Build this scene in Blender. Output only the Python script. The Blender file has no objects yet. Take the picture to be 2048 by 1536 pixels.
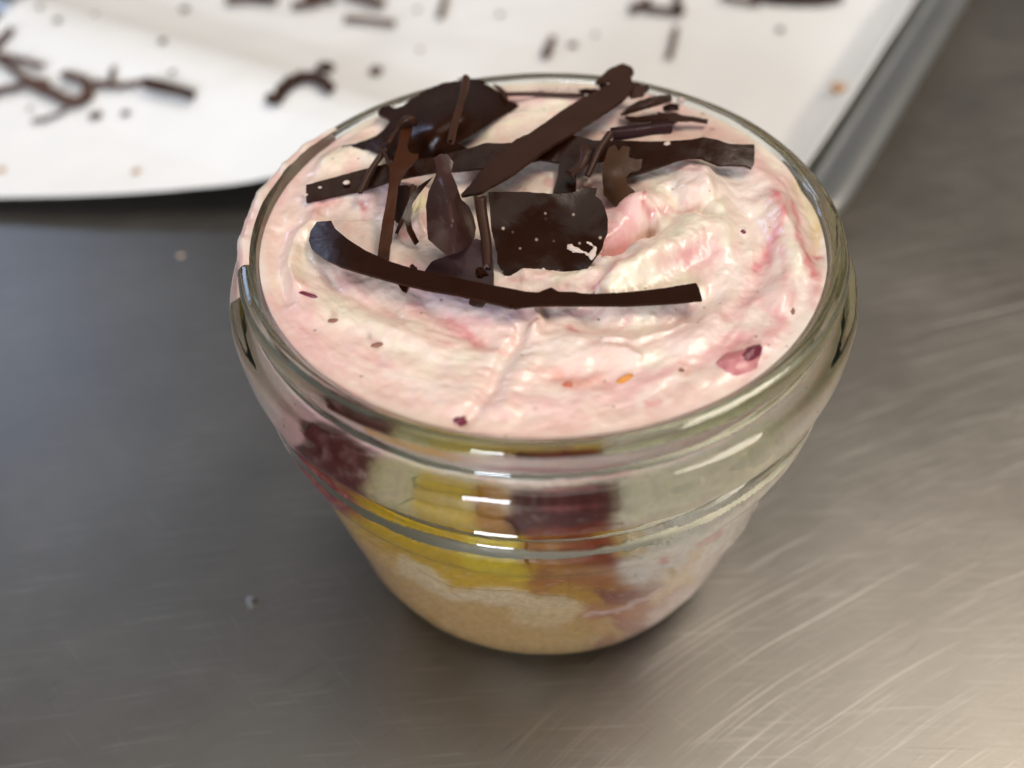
import bpy, math, random
import numpy as np
from mathutils import Vector, Matrix
from mathutils.geometry import delaunay_2d_cdt

# ------------------------------------------------------------------ camera, world, lamps, exposure
scene = bpy.context.scene
COL = scene.collection
H = 0.0565                                    # height of the jar (m)
CAM = np.array([-.00406766, -.0941581, .07122699 + H])
CR = np.array([.99927714, -.02745433, -.02629539])
CU = np.array([.03801563, .72166349, .69119941])
CW = np.array([0, .69169941, -.72218552])
FPX = 2000.0

cd = bpy.data.cameras.new('camera')
cam = bpy.data.objects.new('camera', cd)
COL.objects.link(cam)
cam.matrix_world = Matrix(((CR[0], CU[0], -CW[0], CAM[0]), (CR[1], CU[1], -CW[1], CAM[1]), (CR[2], CU[2], -CW[2], CAM[2]), (0, 0, 0, 1)))
cd.sensor_width = 36.0
cd.lens = FPX / 2048 * 36
cd.clip_start = .002
cd.clip_end = 20
cd.dof.use_dof = True
cd.dof.focus_distance = .113
cd.dof.aperture_fstop = 12.5
scene.camera = cam

world = bpy.data.worlds.new('World')
scene.world = world
world.use_nodes = True
bg = world.node_tree.nodes['Background']
bg.inputs[0].default_value = (.95, .93, .90, 1)
bg.inputs[1].default_value = .10


def area_lamp(name, direction, dist, size, power, colour):
    ld = bpy.data.lights.new(name, 'AREA')
    ld.shape = 'RECTANGLE'
    ld.size, ld.size_y = size
    ld.energy = power
    ld.color = colour
    o = bpy.data.objects.new(name, ld)
    COL.objects.link(o)
    d = Vector(direction).normalized()
    o.location = d * dist
    o.rotation_euler = d.to_track_quat('Z', 'Y').to_euler()
    return o


area_lamp('ceiling_lamp_warm', (.50, .10, .87), 1.6, (.80, .50), 9, (1, .89, .76))
area_lamp('front_window_light', (-.30, -.88, .36), 1.5, (.34, .40), 12.5, (.82, .89, 1))
area_lamp('window_light', (-.54, .66, .52), 1.6, (.30, .25), 1.2, (.50, .66, 1))

area_lamp('ceiling_bounce', (0.02, .02, 1), 1.7, (1.2, 1.2), 4.0, (1, .95, .88))

scene.view_settings.view_transform = 'Standard'
scene.view_settings.look = 'None'
scene.view_settings.gamma = 1
scene.view_settings.use_curve_mapping = False
scene.view_settings.exposure = .6
scene.render.engine = 'CYCLES'
scene.cycles.use_denoising = True
scene.cycles.max_bounces = 24
scene.cycles.transmission_bounces = 20
scene.cycles.glossy_bounces = 8
scene.cycles.sample_clamp_indirect = 6
scene.cycles.blur_glossy = .5

# ------------------------------------------------------------------ helpers
rng = random.Random(7)


def px(x, y, z):
    """pixel of the 2048x1536 photograph -> point at height z (arrays allowed)"""
    x = np.asarray(x, float); y = np.asarray(y, float); z = np.asarray(z, float)
    d = CW + CR * ((x - 1024) / FPX)[..., None] + CU * ((768 - y) / FPX)[..., None]
    return CAM + d * ((z - CAM[2]) / d[..., 2])[..., None]


def to_px(P):
    q = np.asarray(P) - CAM
    z = q @ CW
    return np.stack([1024 + FPX * (q @ CR) / z, 768 - FPX * (q @ CU) / z], -1)


_perm = np.random.RandomState(3).rand(4096)


def vnoise(x, y, seed=0):
    x = np.asarray(x, float) + seed * 17.13; y = np.asarray(y, float) + seed * 9.71
    xi = np.floor(x).astype(int); yi = np.floor(y).astype(int)
    fx = x - xi; fy = y - yi
    fx = fx * fx * fx * (fx * (fx * 6 - 15) + 10); fy = fy * fy * fy * (fy * (fy * 6 - 15) + 10)
    h = lambda a, b: _perm[(a * 374761 + b * 668265 + seed * 1013) % 4093]
    return ((h(xi, yi) * (1 - fx) + h(xi + 1, yi) * fx) * (1 - fy) + (h(xi, yi + 1) * (1 - fx) + h(xi + 1, yi + 1) * fx) * fy) * 2 - 1


def fbm(x, y, seed=0, octaves=4, gain=.5):
    s = 0; a = 1; t = 0
    for k in range(octaves):
        s = s + a * vnoise(x * 2 ** k, y * 2 ** k, seed + k * 7); t += a; a *= gain
    return s / t


def smooth(a, b, x):
    t = np.clip((x - a) / (b - a), 0, 1)
    return t * t * (3 - 2 * t)


def poly_dist(X, Y, pts):
    """distance to a polyline and parameter 0..1 along it"""
    best = np.full(X.shape, 1e9); par = np.zeros(X.shape); n = len(pts) - 1
    if n == 0:
        return np.hypot(X - pts[0][0], Y - pts[0][1]), par
    for i in range(n):
        (ax, ay), (bx, by) = pts[i][:2], pts[i + 1][:2]
        vx, vy = bx - ax, by - ay
        t = np.clip(((X - ax) * vx + (Y - ay) * vy) / (vx * vx + vy * vy + 1e-9), 0, 1)
        d = np.hypot(X - ax - t * vx, Y - ay - t * vy)
        m = d < best
        best = np.where(m, d, best); par = np.where(m, (i + t) / n, par)
    return best, par


def catmull(pts, n, closed=False):
    pts = [np.array(p, float) for p in pts]
    out = []
    m = len(pts)
    segs = m if closed else m - 1
    for i in range(segs):
        if closed:
            p0, p1, p2, p3 = pts[i - 1], pts[i], pts[(i + 1) % m], pts[(i + 2) % m]
        else:
            p0, p1, p2, p3 = pts[max(i - 1, 0)], pts[i], pts[i + 1], pts[min(i + 2, m - 1)]
        for k in range(n):
            t = k / n
            out.append(.5 * (2 * p1 + (p2 - p0) * t + (2 * p0 - 5 * p1 + 4 * p2 - p3) * t * t + (3 * p1 - p0 - 3 * p2 + p3) * t ** 3))
    if not closed:
        out.append(pts[-1])
    return np.array(out)


def mesh_obj(name, verts, faces, mat=None, parent=None, smooth_shade=True, colours=None, centre=None):
    verts = np.asarray(verts, float)
    if centre is not None:
        verts = verts - np.asarray(centre)
    me = bpy.data.meshes.new(name)
    me.from_pydata(verts.tolist(), [], faces if isinstance(faces, list) else faces.tolist())
    me.update()
    if smooth_shade:
        me.polygons.foreach_set('use_smooth', [True] * len(me.polygons))
    if colours is not None:
        a = me.color_attributes.new('tint', 'FLOAT_COLOR', 'POINT')
        c = np.ones((len(verts), 4)); c[:, :3] = colours
        a.data.foreach_set('color', c.ravel())
    if mat:
        me.materials.append(mat)
    o = bpy.data.objects.new(name, me)
    COL.objects.link(o)
    if centre is not None:
        o.location = centre
    if parent is not None:
        o.parent = parent
    return o


def tag(o, label=None, cat=None, group=None, kind=None):
    if label: o['label'] = label
    if cat: o['category'] = cat
    if group: o['group'] = group
    if kind: o['kind'] = kind
    return o


def grid_faces(nr, nc, wrap=False):
    i = np.arange(nr - 1)[:, None]; j = np.arange(nc if wrap else nc - 1)[None]
    a = i * nc + j; b = i * nc + (j + 1) % nc
    return np.stack([a, b, b + nc, a + nc], -1).reshape(-1, 4)


# ------------------------------------------------------------------ materials
def new_mat(name):
    m = bpy.data.materials.new(name); m.use_nodes = True
    nt = m.node_tree
    return m, nt, nt.nodes['Principled BSDF']


def N(nt, kind, **kw):
    n = nt.nodes.new(kind)
    for k, v in kw.items():
        if k in ('operation', 'data_type', 'blend_type', 'feature', 'attribute_name', 'noise_dimensions', 'distance'):
            setattr(n, k, v)
        else:
            n.inputs[k.replace('_', ' ')].default_value = v
    return n


def ramp(nt, fac, stops):
    n = nt.nodes.new('ShaderNodeValToRGB')
    e = n.color_ramp.elements
    while len(e) < len(stops): e.new(.5)
    for el, (p, c) in zip(e, stops):
        el.position = p; el.color = (*c, 1) if len(c) == 3 else c
    nt.links.new(fac, n.inputs[0])
    return n


def mixc(nt, fac, a, b, blend='MIX'):
    n = nt.nodes.new('ShaderNodeMix'); n.data_type = 'RGBA'; n.blend_type = blend
    for s, v in ((0, fac), (6, a), (7, b)):
        if hasattr(v, 'is_linked') or hasattr(v, 'links'):
            nt.links.new(v, n.inputs[s])
        else:
            n.inputs[s].default_value = v if s == 0 else (*v, 1)
    return n.outputs[2]


def mathn(nt, op, a, b=None, c=None):
    n = nt.nodes.new('ShaderNodeMath'); n.operation = op
    for s, v in enumerate((a, b, c)):
        if v is None: continue
        if hasattr(v, 'links'): nt.links.new(v, n.inputs[s])
        else: n.inputs[s].default_value = v
    return n.outputs[0]


def bump(nt, height, strength, dist, normal=None):
    b = nt.nodes.new('ShaderNodeBump')
    b.inputs['Strength'].default_value = strength
    b.inputs['Distance'].default_value = dist
    nt.links.new(height, b.inputs['Height'])
    if normal is not None: nt.links.new(normal, b.inputs['Normal'])
    return b.outputs[0]


def coords(nt, which='Object', scale=None, rot=None, loc=None):
    tc = nt.nodes.new('ShaderNodeTexCoord')
    o = tc.outputs[which]
    if scale or rot or loc:
        mp = nt.nodes.new('ShaderNodeMapping')
        if scale: mp.inputs['Scale'].default_value = scale
        if rot: mp.inputs['Rotation'].default_value = rot
        if loc: mp.inputs['Location'].default_value = loc
        nt.links.new(o, mp.inputs[0]); o = mp.outputs[0]
    return o


def noise(nt, vec, scale, detail=4, rough=.5, dist=0):
    n = nt.nodes.new('ShaderNodeTexNoise')
    n.inputs['Scale'].default_value = scale; n.inputs['Detail'].default_value = detail
    n.inputs['Roughness'].default_value = rough; n.inputs['Distortion'].default_value = dist
    nt.links.new(vec, n.inputs['Vector'])
    return n.outputs[0]


def mat_glass():
    m, nt, b = new_mat('jar_glass')
    b.inputs['Base Color'].default_value = (1, 1, 1, 1)
    b.inputs['Roughness'].default_value = 0.0
    b.inputs['IOR'].default_value = 1.5
    b.inputs['Transmission Weight'].default_value = 1
    v = coords(nt)
    n1 = noise(nt, v, 260, 3)
    nt.links.new(bump(nt, n1, .10, .0006), b.inputs['Normal'])
    va = nt.nodes.new('ShaderNodeVolumeAbsorption')
    va.inputs['Color'].default_value = (.30, .55, .0, 1)
    va.inputs['Density'].default_value = 25
    nt.links.new(va.outputs[0], nt.nodes['Material Output'].inputs['Volume'])
    return m


def mat_cream(name='whipped_cream', rough=.42, specks=True):
    m, nt, b = new_mat(name)
    at = nt.nodes.new('ShaderNodeAttribute'); at.attribute_name = 'tint'
    v = coords(nt)
    n1 = noise(nt, v, 900, 4, .6)
    c = mixc(nt, mathn(nt, 'MULTIPLY', n1, .16), at.outputs[0], (.93, .84, .70))
    n2 = noise(nt, v, 330, 3, .6)
    r2 = ramp(nt, n2, [(.52, (0, 0, 0)), (.68, (1, 1, 1))])
    c = mixc(nt, mathn(nt, 'MULTIPLY', r2.outputs[0], .16), c, (.70, .30, .25))
    if specks:                                   # vanilla seeds
        vo = nt.nodes.new('ShaderNodeTexVoronoi'); vo.inputs['Scale'].default_value = 560
        nt.links.new(v, vo.inputs['Vector'])
        s = ramp(nt, vo.outputs['Distance'], [(.05, (1, 1, 1)), (.13, (0, 0, 0))])
        pick = ramp(nt, vo.outputs['Color'], [(.60, (0, 0, 0)), (.66, (1, 1, 1))])
        c = mixc(nt, mathn(nt, 'MULTIPLY', mathn(nt, 'MULTIPLY', s.outputs[0], pick.outputs[0]), .62), c, (.10, .05, .04))
        vo2 = nt.nodes.new('ShaderNodeTexVoronoi'); vo2.inputs['Scale'].default_value = 210
        nt.links.new(v, vo2.inputs['Vector'])
        s2 = ramp(nt, vo2.outputs['Distance'], [(.03, (1, 1, 1)), (.12, (0, 0, 0))])
        pick2 = ramp(nt, vo2.outputs['Color'], [(.62, (0, 0, 0)), (.68, (1, 1, 1))])
        c = mixc(nt, mathn(nt, 'MULTIPLY', mathn(nt, 'MULTIPLY', s2.outputs[0], pick2.outputs[0]), .7), c, (.28, .06, .06))
    nt.links.new(c, b.inputs['Base Color'])
    b.inputs['Roughness'].default_value = rough
    b.inputs['Coat Weight'].default_value = .6
    b.inputs['Coat Roughness'].default_value = .16
    b.inputs['Subsurface Weight'].default_value = .25
    b.inputs['Subsurface Radius'].default_value = (1, .6, .45)
    b.inputs['Subsurface Scale'].default_value = .0012
    n3 = noise(nt, v, 1500, 3)
    n4 = noise(nt, v, 420, 3)
    nt.links.new(bump(nt, n3, .25, .0002, bump(nt, n4, .35, .0006)), b.inputs['Normal'])
    return m


def mat_wall(name, grain, rough=.5, grainc=(1, 1, 1), amt=.3):
    """a layer pressed against the glass: tint attribute with grain"""
    m, nt, b = new_mat(name)
    at = nt.nodes.new('ShaderNodeAttribute'); at.attribute_name = 'tint'
    v = coords(nt)
    n1 = noise(nt, v, grain, 6, .65, .4)
    r = ramp(nt, n1, [(.42, (0, 0, 0)), (.66, (1, 1, 1))])
    c = mixc(nt, mathn(nt, 'MULTIPLY', r.outputs[0], amt), at.outputs[0], grainc)
    nt.links.new(c, b.inputs['Base Color'])
    b.inputs['Roughness'].default_value = rough
    nt.links.new(bump(nt, n1, .3, .0004), b.inputs['Normal'])
    return m


def mat_chocolate(name, col, rough=.36, dust=.0, spec=.20):
    m, nt, b = new_mat(name)
    v = coords(nt)
    n1 = noise(nt, v, 160, 4)
    c = mixc(nt, n1, tuple(k * .55 for k in col), tuple(k * 1.15 for k in col))
    if dust:
        vo = nt.nodes.new('ShaderNodeTexVoronoi'); vo.inputs['Scale'].default_value = 1000
        nt.links.new(v, vo.inputs['Vector'])
        s = ramp(nt, vo.outputs['Distance'], [(.08, (1, 1, 1)), (.24, (0, 0, 0))])
        p = ramp(nt, vo.outputs['Color'], [(.56, (0, 0, 0)), (.74, (1, 1, 1))])
        c = mixc(nt, mathn(nt, 'MULTIPLY', mathn(nt, 'MULTIPLY', s.outputs[0], p.outputs[0]), dust), c, (.55, .42, .32))
    nt.links.new(c, b.inputs['Base Color'])
    n2 = noise(nt, v, 500, 3)
    r = nt.nodes.new('ShaderNodeMapRange')
    r.inputs['To Min'].default_value = rough - .14; r.inputs['To Max'].default_value = rough + .06
    nt.links.new(n2, r.inputs['Value']); nt.links.new(r.outputs[0], b.inputs['Roughness'])
    n3 = noise(nt, v, 2200, 2)
    n4 = noise(nt, v, 300, 3)
    nt.links.new(bump(nt, n3, .15, .0001, bump(nt, n4, .25, .0004)), b.inputs['Normal'])
    b.inputs['Specular IOR Level'].default_value = spec
    return m


def mat_plain(name, col, rough=.5, col2=None, scale=400, coat=0):
    m, nt, b = new_mat(name)
    v = coords(nt)
    n1 = noise(nt, v, scale, 4)
    c = mixc(nt, n1, col, col2 or tuple(k * .7 for k in col))
    nt.links.new(c, b.inputs['Base Color'])
    b.inputs['Roughness'].default_value = rough
    b.inputs['Coat Weight'].default_value = coat
    nt.links.new(bump(nt, n1, .3, .0005), b.inputs['Normal'])
    return m


def mat_table():
    m, nt, b = new_mat('brushed_stainless_steel')
    v = coords(nt)

    def arcs(cx, cy, fr, fa, seed, lo, hi, detail=2):
        """fine scratches that run in arcs round a point"""
        mp = nt.nodes.new('ShaderNodeMapping'); mp.inputs['Location'].default_value = (-cx, -cy, 0)
        nt.links.new(v, mp.inputs[0])
        s = nt.nodes.new('ShaderNodeSeparateXYZ'); nt.links.new(mp.outputs[0], s.inputs[0])
        r = mathn(nt, 'SQRT', mathn(nt, 'ADD', mathn(nt, 'MULTIPLY', s.outputs[0], s.outputs[0]), mathn(nt, 'MULTIPLY', s.outputs[1], s.outputs[1])))
        a = mathn(nt, 'ARCTAN2', s.outputs[1], s.outputs[0])
        wob = noise(nt, mp.outputs[0], 14, 2)
        cb = nt.nodes.new('ShaderNodeCombineXYZ')
        nt.links.new(mathn(nt, 'MULTIPLY', mathn(nt, 'ADD', r, mathn(nt, 'MULTIPLY', wob, .006)), fr), cb.inputs[0])
        nt.links.new(mathn(nt, 'MULTIPLY', a, fa), cb.inputs[1]); cb.inputs[2].default_value = seed
        n = noise(nt, cb.outputs[0], 1, detail, .6)
        return ramp(nt, n, [(lo, (0, 0, 0)), (hi, (1, 1, 1))]).outputs[0]

    right = arcs(.125, -.18, 4200, 8, 1, .60, .72)
    right2 = arcs(.16, -.24, 3000, 4, 5, .68, .74, 1)
    fine = arcs(-.02, -.9, 5000, 60, 3, .55, .75)
    front = arcs(.02, -.9, 3800, 45, 8, .62, .74)
    cross = arcs(.35, .35, 4200, 40, 9, .64, .74)
    blot = noise(nt, v, 30, 5, .6)
    blot2 = noise(nt, v, 110, 4, .6)
    sep = nt.nodes.new('ShaderNodeSeparateXYZ'); nt.links.new(v, sep.inputs[0])
    worn = nt.nodes.new('ShaderNodeMapRange'); worn.inputs['From Min'].default_value = .0; worn.inputs['From Max'].default_value = .055
    nt.links.new(mathn(nt, 'ADD', mathn(nt, 'SUBTRACT', sep.outputs[0], mathn(nt, 'MULTIPLY', sep.outputs[1], .35)), mathn(nt, 'MULTIPLY', noise(nt, v, 40, 3), .03)), worn.inputs['Value'])
    right = mathn(nt, 'MULTIPLY', right, mathn(nt, 'ADD', mathn(nt, 'MULTIPLY', worn.outputs[0], .6), .03))
    right2 = mathn(nt, 'MULTIPLY', right2, worn.outputs[0])
    sc = mathn(nt, 'MAXIMUM', mathn(nt, 'MAXIMUM', right, right2), mathn(nt, 'MAXIMUM', mathn(nt, 'MULTIPLY', front, .5), mathn(nt, 'MULTIPLY', cross, .22)))
    base = mixc(nt, blot, (.175, .163, .146), (.325, .307, .28))
    base = mixc(nt, mathn(nt, 'MULTIPLY', blot2, .25), base, (.27, .24, .21))
    base = mixc(nt, mathn(nt, 'MULTIPLY', sc, .62), base, (.78, .75, .70))
    dark = arcs(-.3, .35, 3600, 30, 12, .66, .74)
    base = mixc(nt, mathn(nt, 'MULTIPLY', dark, .45), base, (.08, .07, .06))
    nt.links.new(base, b.inputs['Base Color'])
    b.inputs['Metallic'].default_value = 1
    r = nt.nodes.new('ShaderNodeMapRange'); r.inputs['To Min'].default_value = .34; r.inputs['To Max'].default_value = .52
    nt.links.new(mathn(nt, 'ADD', mathn(nt, 'MULTIPLY', blot, .7), mathn(nt, 'MULTIPLY', blot2, .3)), r.inputs['Value'])
    nt.links.new(mathn(nt, 'ADD', r.outputs[0], mathn(nt, 'MULTIPLY', sc, .15)), b.inputs['Roughness'])
    nrm = bump(nt, fine, .12, .00015)
    nrm = bump(nt, sc, .12, .0001, nrm)
    nt.links.new(nrm, b.inputs['Normal'])
    return m


def mat_tray():
    m, nt, b = new_mat('tray_aluminium')
    v = coords(nt)
    n = noise(nt, v, 60, 4)
    nt.links.new(mixc(nt, n, (.60, .60, .58), (.78, .78, .76)), b.inputs['Base Color'])
    b.inputs['Metallic'].default_value = 1
    b.inputs['Roughness'].default_value = .32
    return m


def mat_paper():
    m, nt, b = new_mat('baking_paper')
    v = coords(nt)
    n = noise(nt, v, 40, 4)
    nt.links.new(mixc(nt, n, (.93, .925, .91), (.90, .89, .865)), b.inputs['Base Color'])
    b.inputs['Roughness'].default_value = .55
    nt.links.new(bump(nt, noise(nt, v, 60, 3), .3, .002), b.inputs['Normal'])
    return m


M_GLASS = mat_glass()
M_CREAM = mat_cream()
M_CREAM_WALL = mat_wall('cream_against_glass', 700, .5, (.88, .74, .64), .10)
M_CAKE = mat_wall('sponge_crumb', 1300, .8, (.46, .24, .09), .30)
M_CURD = mat_wall('fruit_curd', 600, .3, (.50, .25, .04), .12)
M_BERRY = mat_wall('berry_compote', 600, .3, (.34, .10, .05), .10)
M_CHOC = mat_chocolate('dark_chocolate', (.024, .0062, .0020), .30)
M_CHOC_DUST = mat_chocolate('dusty_dark_chocolate', (.020, .0052, .0014), .30, .8)
M_CHOC_MATTE = mat_chocolate('matte_chocolate', (.050, .020, .011), .45)
M_FLECK = mat_plain('cream_fleck', (.72, .58, .48), .4, (.58, .42, .34))
M_BITE = mat_plain('berry_flesh', (.42, .05, .07), .4, (.74, .36, .34), 900, .3)
M_DARKBERRY = mat_plain('berry_skin', (.10, .010, .025), .35, (.24, .03, .06), 700, .2)
M_BROWN = mat_plain('brown_bit', (.20, .07, .045), .5, (.36, .16, .10))
M_ORANGE = mat_plain('orange_zest', (.80, .36, .05), .4, (.66, .22, .04))
M_RED = mat_plain('red_bit', (.50, .07, .04), .4, (.62, .18, .10))
M_CRUMB = mat_plain('cake_crumb', (.62, .36, .16), .8, (.42, .2, .08))
M_WATER = mat_plain('clear_drop', (.9, .95, 1), .05)
M_WATER.node_tree.nodes['Principled BSDF'].inputs['Transmission Weight'].default_value = 1

# ------------------------------------------------------------------ table
T = .60
nv = 2
tv = [(-T, -T, 0), (T, -T, 0), (T, T, 0), (-T, T, 0), (-T, -T, -.03), (T, -T, -.03), (T, T, -.03), (-T, T, -.03)]
tf = [(0, 1, 2, 3), (7, 6, 5, 4), (0, 4, 5, 1), (1, 5, 6, 2), (2, 6, 7, 3), (3, 7, 4, 0)]
table = mesh_obj('table_top', tv, tf, mat_table(), smooth_shade=False)
tag(table, 'scratched stainless steel table top under the jar', kind='structure')

# ------------------------------------------------------------------ tray with baking paper
A58 = math.radians(58); E2 = np.array([math.cos(A58), math.sin(A58)]); E1 = np.array([-math.sin(A58), math.cos(A58)])
TH = .012
P0 = px(1760, 290, TH)[:2] - .02 * E2                    # outer edge of the right side, start of the corner
RHO = .025
FRONT = P0 - E2 * RHO + E1 * RHO              # a point on the front outer edge


def tray_outline(inset, n=14):
    """front right corner of a rounded tray, offset inward; from back right round to far left"""
    pts = []
    far = P0 + E2 * .42 + E1 * inset
    pts.append(far)
    for k in range(20, 0, -1): pts.append(P0 + E1 * inset + E2 * (.42 * (k / 21) ** 1.5))
    c = P0 + E1 * RHO
    rr = RHO - inset
    for k in range(n + 1):
        a = k / n * math.pi / 2
        pts.append(c + rr * (-E1 * math.cos(a) - E2 * math.sin(a)))
    for k in range(1, 22): pts.append(FRONT + E2 * inset + E1 * (.50 * (k / 21) ** 1.5))
    return np.array(pts)


# cross-section from the outer foot, over the rolled rim, down the inner wall to the floor, then across
sec = [(.0065, .0006), (.0058, .0045), (.0040, .0085), (.0022, .0103), (.0006, .0106), (0, .0113), (.0004, .0121), (.0016, .0125), (.0034, .0120), (.0052, .0100), (.0072, .0055),
       (.0086, .0028), (.0105, .0018), (.014, .0016)]
sec = catmull(sec, 4)
tvx = []
for ins, zz in sec:
    o = tray_outline(ins * 1.55)
    tvx.append(np.column_stack([o, np.full(len(o), zz)]))
nc = len(tvx[0])
tfaces = grid_faces(len(sec), nc).tolist()
o = tvx[-1]
V = np.concatenate(tvx)
mid = len(V)
far_corner = P0 + E2 * .42 + E1 * .54
V = np.vstack([V, [far_corner[0], far_corner[1], .0016]])
base = (len(sec) - 1) * nc
for j in range(nc - 1):
    tfaces.append((base + j, base + j + 1, mid))
tray = mesh_obj('baking_tray', V, tfaces, mat_tray(), centre=(P0[0], P0[1], 0))
tag(tray, 'silver metal baking tray with raised rounded rim behind the jar', 'tray')
sm = tray.modifiers.new('sheet', 'SOLIDIFY'); sm.thickness = .0005; sm.offset = -1


def paper_z(x, y):
    s = (np.stack([x, y], -1) - FRONT) @ E2           # distance inside the front edge of the tray
    d = (np.stack([x, y], -1) - P0) @ E1              # distance inside the right edge
    over = np.interp(s, [-.10, -.060, -.022, -.004, .002, .008, .018, .034, .06, 1], [.0006, .0010, .0072, .0128, .0135, .0128, .0082, .0040, .0026, .0026])
    side = np.interp(d, [0, .0035, .0095, .0155, .026, 1], [.0136, .0135, .0108, .0062, 0, 0])
    z = np.maximum(over, side * smooth(-.03, .01, s))
    z = z + .0007 * fbm(x * 45, y * 45, 4, 3) + .0010 * fbm(x * 14 + y * 10, y * 8, 9, 2) + .0006
    return np.maximum(z, .0006)


A = px(-330, 416, .002)[:2]; B = px(1590, 392, .002)[:2]
C2 = (P0 + E2 * .36 + E1 * .0115); D = A + E2 * .30 + np.array([-.08, 0])
nu, nvv = 170, 150
uu, vv = np.meshgrid(np.linspace(0, 1, nu), np.linspace(0, 1, nvv))
vv2 = vv ** 1.25
R1 = P0 + E1 * .0115 + E2 * .008                      # paper's right edge follows the tray wall
right_edge = np.stack([np.interp(vv2, [0, .06, 1], [B[0], R1[0], C2[0]]), np.interp(vv2, [0, .06, 1], [B[1], R1[1], C2[1]])], -1)
left_edge = A + (D - A) * vv2[..., None]
XY = left_edge + (right_edge - left_edge) * uu[..., None]
wav = .0005 * np.sin(uu * 17) * (1 - vv) ** 6 + .0005 * np.sin(uu * 9 + 1) * (1 - vv) ** 6
X, Y = XY[..., 0], XY[..., 1] + wav
Z = paper_z(X, Y) + .0004 * (1 - vv) ** 10 * (1 + np.sin(uu * 13))
paper = mesh_obj('baking_paper', np.stack([X, Y, Z], -1).reshape(-1, 3), grid_faces(nvv, nu), mat_paper(), centre=(float(FRONT[0]), float(FRONT[1]), 0))
sm = paper.modifiers.new('sheet', 'SOLIDIFY'); sm.thickness = .00012
tag(paper, 'white sheet of baking paper draped over the metal tray edge', 'baking paper')

# ------------------------------------------------------------------ the jar
outer = [(.0183, .0012), (.0205, .0004), (.0222, 0), (.0243, .0005), (.0268, .0033), (.0286, .0080), (.0300, .0145), (.0320, .0245), (.0329, .0315), (.0335, .0332), (.0349, .0356), (.0356, .0382), (.0357, .0406),
         (.0354, .0416), (.0346, .0421), (.0342, .0428), (.0345, .0437), (.0355, .0445), (.0365, .0455), (.0370, .0470), (.0371, .0503), (.0367, .0514), (.0357, .0520), (.0348, .0526), (.0345, .0533), (.0346, .0541), (.0351, .0550), (.0350, .0558), (.0346, .0563), (.0340, .0565)]
inner = [(.0333, .0563), (.0329, .0556), (.0328, .0530), (.0328, .0440), (.0325, .0385), (.0317, .0345), (.0306, .0315), (.0302, .0245), (.0283, .0145), (.0267, .0085), (.0243, .0050), (.020, .0036), (.010, .0033), (0.0004, .0033)]
op = catmull([(.0004, .0014)] + outer, 8)
ip = catmull(inner, 8)
prof = np.vstack([op, ip])
NT = 360
th = np.arange(NT) / NT * 2 * math.pi
_iz = ip[::-1, 1]; _ir = ip[::-1, 0]


def r_in(z):
    return np.interp(z, _iz[np.argsort(_iz)], _ir[np.argsort(_iz)])


def wall(x, y, extra=0.0):
    """pixel -> (theta, z) on the inner wall of the jar, the first crossing from the camera"""
    d = CW + CR * ((x - 1024) / FPX) + CU * ((768 - y) / FPX)
    best = None
    for t in np.linspace(.06, .17, 1400):
        p = CAM + d * t
        if 0 < p[2] < H and math.hypot(p[0], p[1]) < r_in(p[2]) + .0012:
            best = p; break
    if best is None:                                   # grazing: nearest approach
        bb = 1e9
        for t in np.linspace(.06, .17, 1400):
            p = CAM + d * t
            e = math.hypot(p[0], p[1]) - r_in(min(max(p[2], 0.001), H))
            if 0 < p[2] < H and e < bb: bb = e; best = p
    return math.atan2(best[1], best[0]), float(best[2])


def r_fill(z, t):
    """radius of the filling: it wets the glass except in air pockets behind the shoulders of the neck"""
    w = .0005 * fbm(np.cos(t) * 7, np.sin(t) * 7, 29, 3)
    gap = np.maximum(smooth(.0494, .0502, z + w), smooth(.0376, .0382, z + w) * (1 - smooth(.0394, .0402, z - w)))
    return r_in(z) + .00030 - .00062 * gap


emboss = [[wall(*q) for q in line] for line in (
    [(1362, 1180), (1395, 1130), (1420, 1095), (1448, 1055), (1460, 1045), (1452, 1065), (1430, 1085)],
    [(1440, 1100), (1470, 1065), (1495, 1030), (1512, 1000)],
    [(1410, 1120), (1450, 1085), (1447, 1078), (1462, 1082), (1485, 1060)])]
r0, z0 = prof[:, 0][:, None], prof[:, 1][:, None]
TT, ZZ = np.broadcast_to(th[None], (len(prof), NT)), np.broadcast_to(z0, (len(prof), NT))
rr = np.broadcast_to(r0, (len(prof), NT)).copy()
isout = (np.arange(len(prof)) < len(op))[:, None]
tw = np.mod(TT + math.pi, 2 * math.pi) - math.pi
cx, sy = np.cos(TT), np.sin(TT)
rr = rr + isout * (r0 > .02) * (.00007 * fbm(cx * 9 + ZZ * 300, sy * 9, 2, 3) + .00009 * fbm(cx * 3, sy * 3 + ZZ * 90, 6, 2))
rr = rr + (~isout) * (r0 > .02) * .00005 * fbm(cx * 6, sy * 6 + ZZ * 200, 5, 2)
for line in emboss:
    dd, _ = poly_dist(tw * .031, ZZ, [(a * .031, b) for a, b in line])
    rr = rr + isout * .00022 * np.exp(-(dd / .00028) ** 2)
gv = np.stack([rr * cx, rr * sy, ZZ], -1).reshape(-1, 3)
gf = grid_faces(len(prof), NT, True).tolist()
gf.append(tuple(range(NT - 1, -1, -1)))
gf.append(tuple((len(prof) - 1) * NT + k for k in range(NT)))
jar = mesh_obj('glass_jar', gv, gf, M_GLASS)
tag(jar, 'small clear glass jar with ribbed neck holding the layered dessert', 'jar')

# ------------------------------------------------------------------ the dessert in the jar
dessert = bpy.data.objects.new('layered_dessert', None)
dessert.empty_display_size = .01
COL.objects.link(dessert)
dessert.location = (0, 0, .0032)
tag(dessert, 'layered dessert of cake, fruit curd, berries and pink cream filling the glass jar', 'dessert')
DZ = np.array([0, 0, .0032])

ZC = H - .0008                                  # mean height of the cream surface

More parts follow.
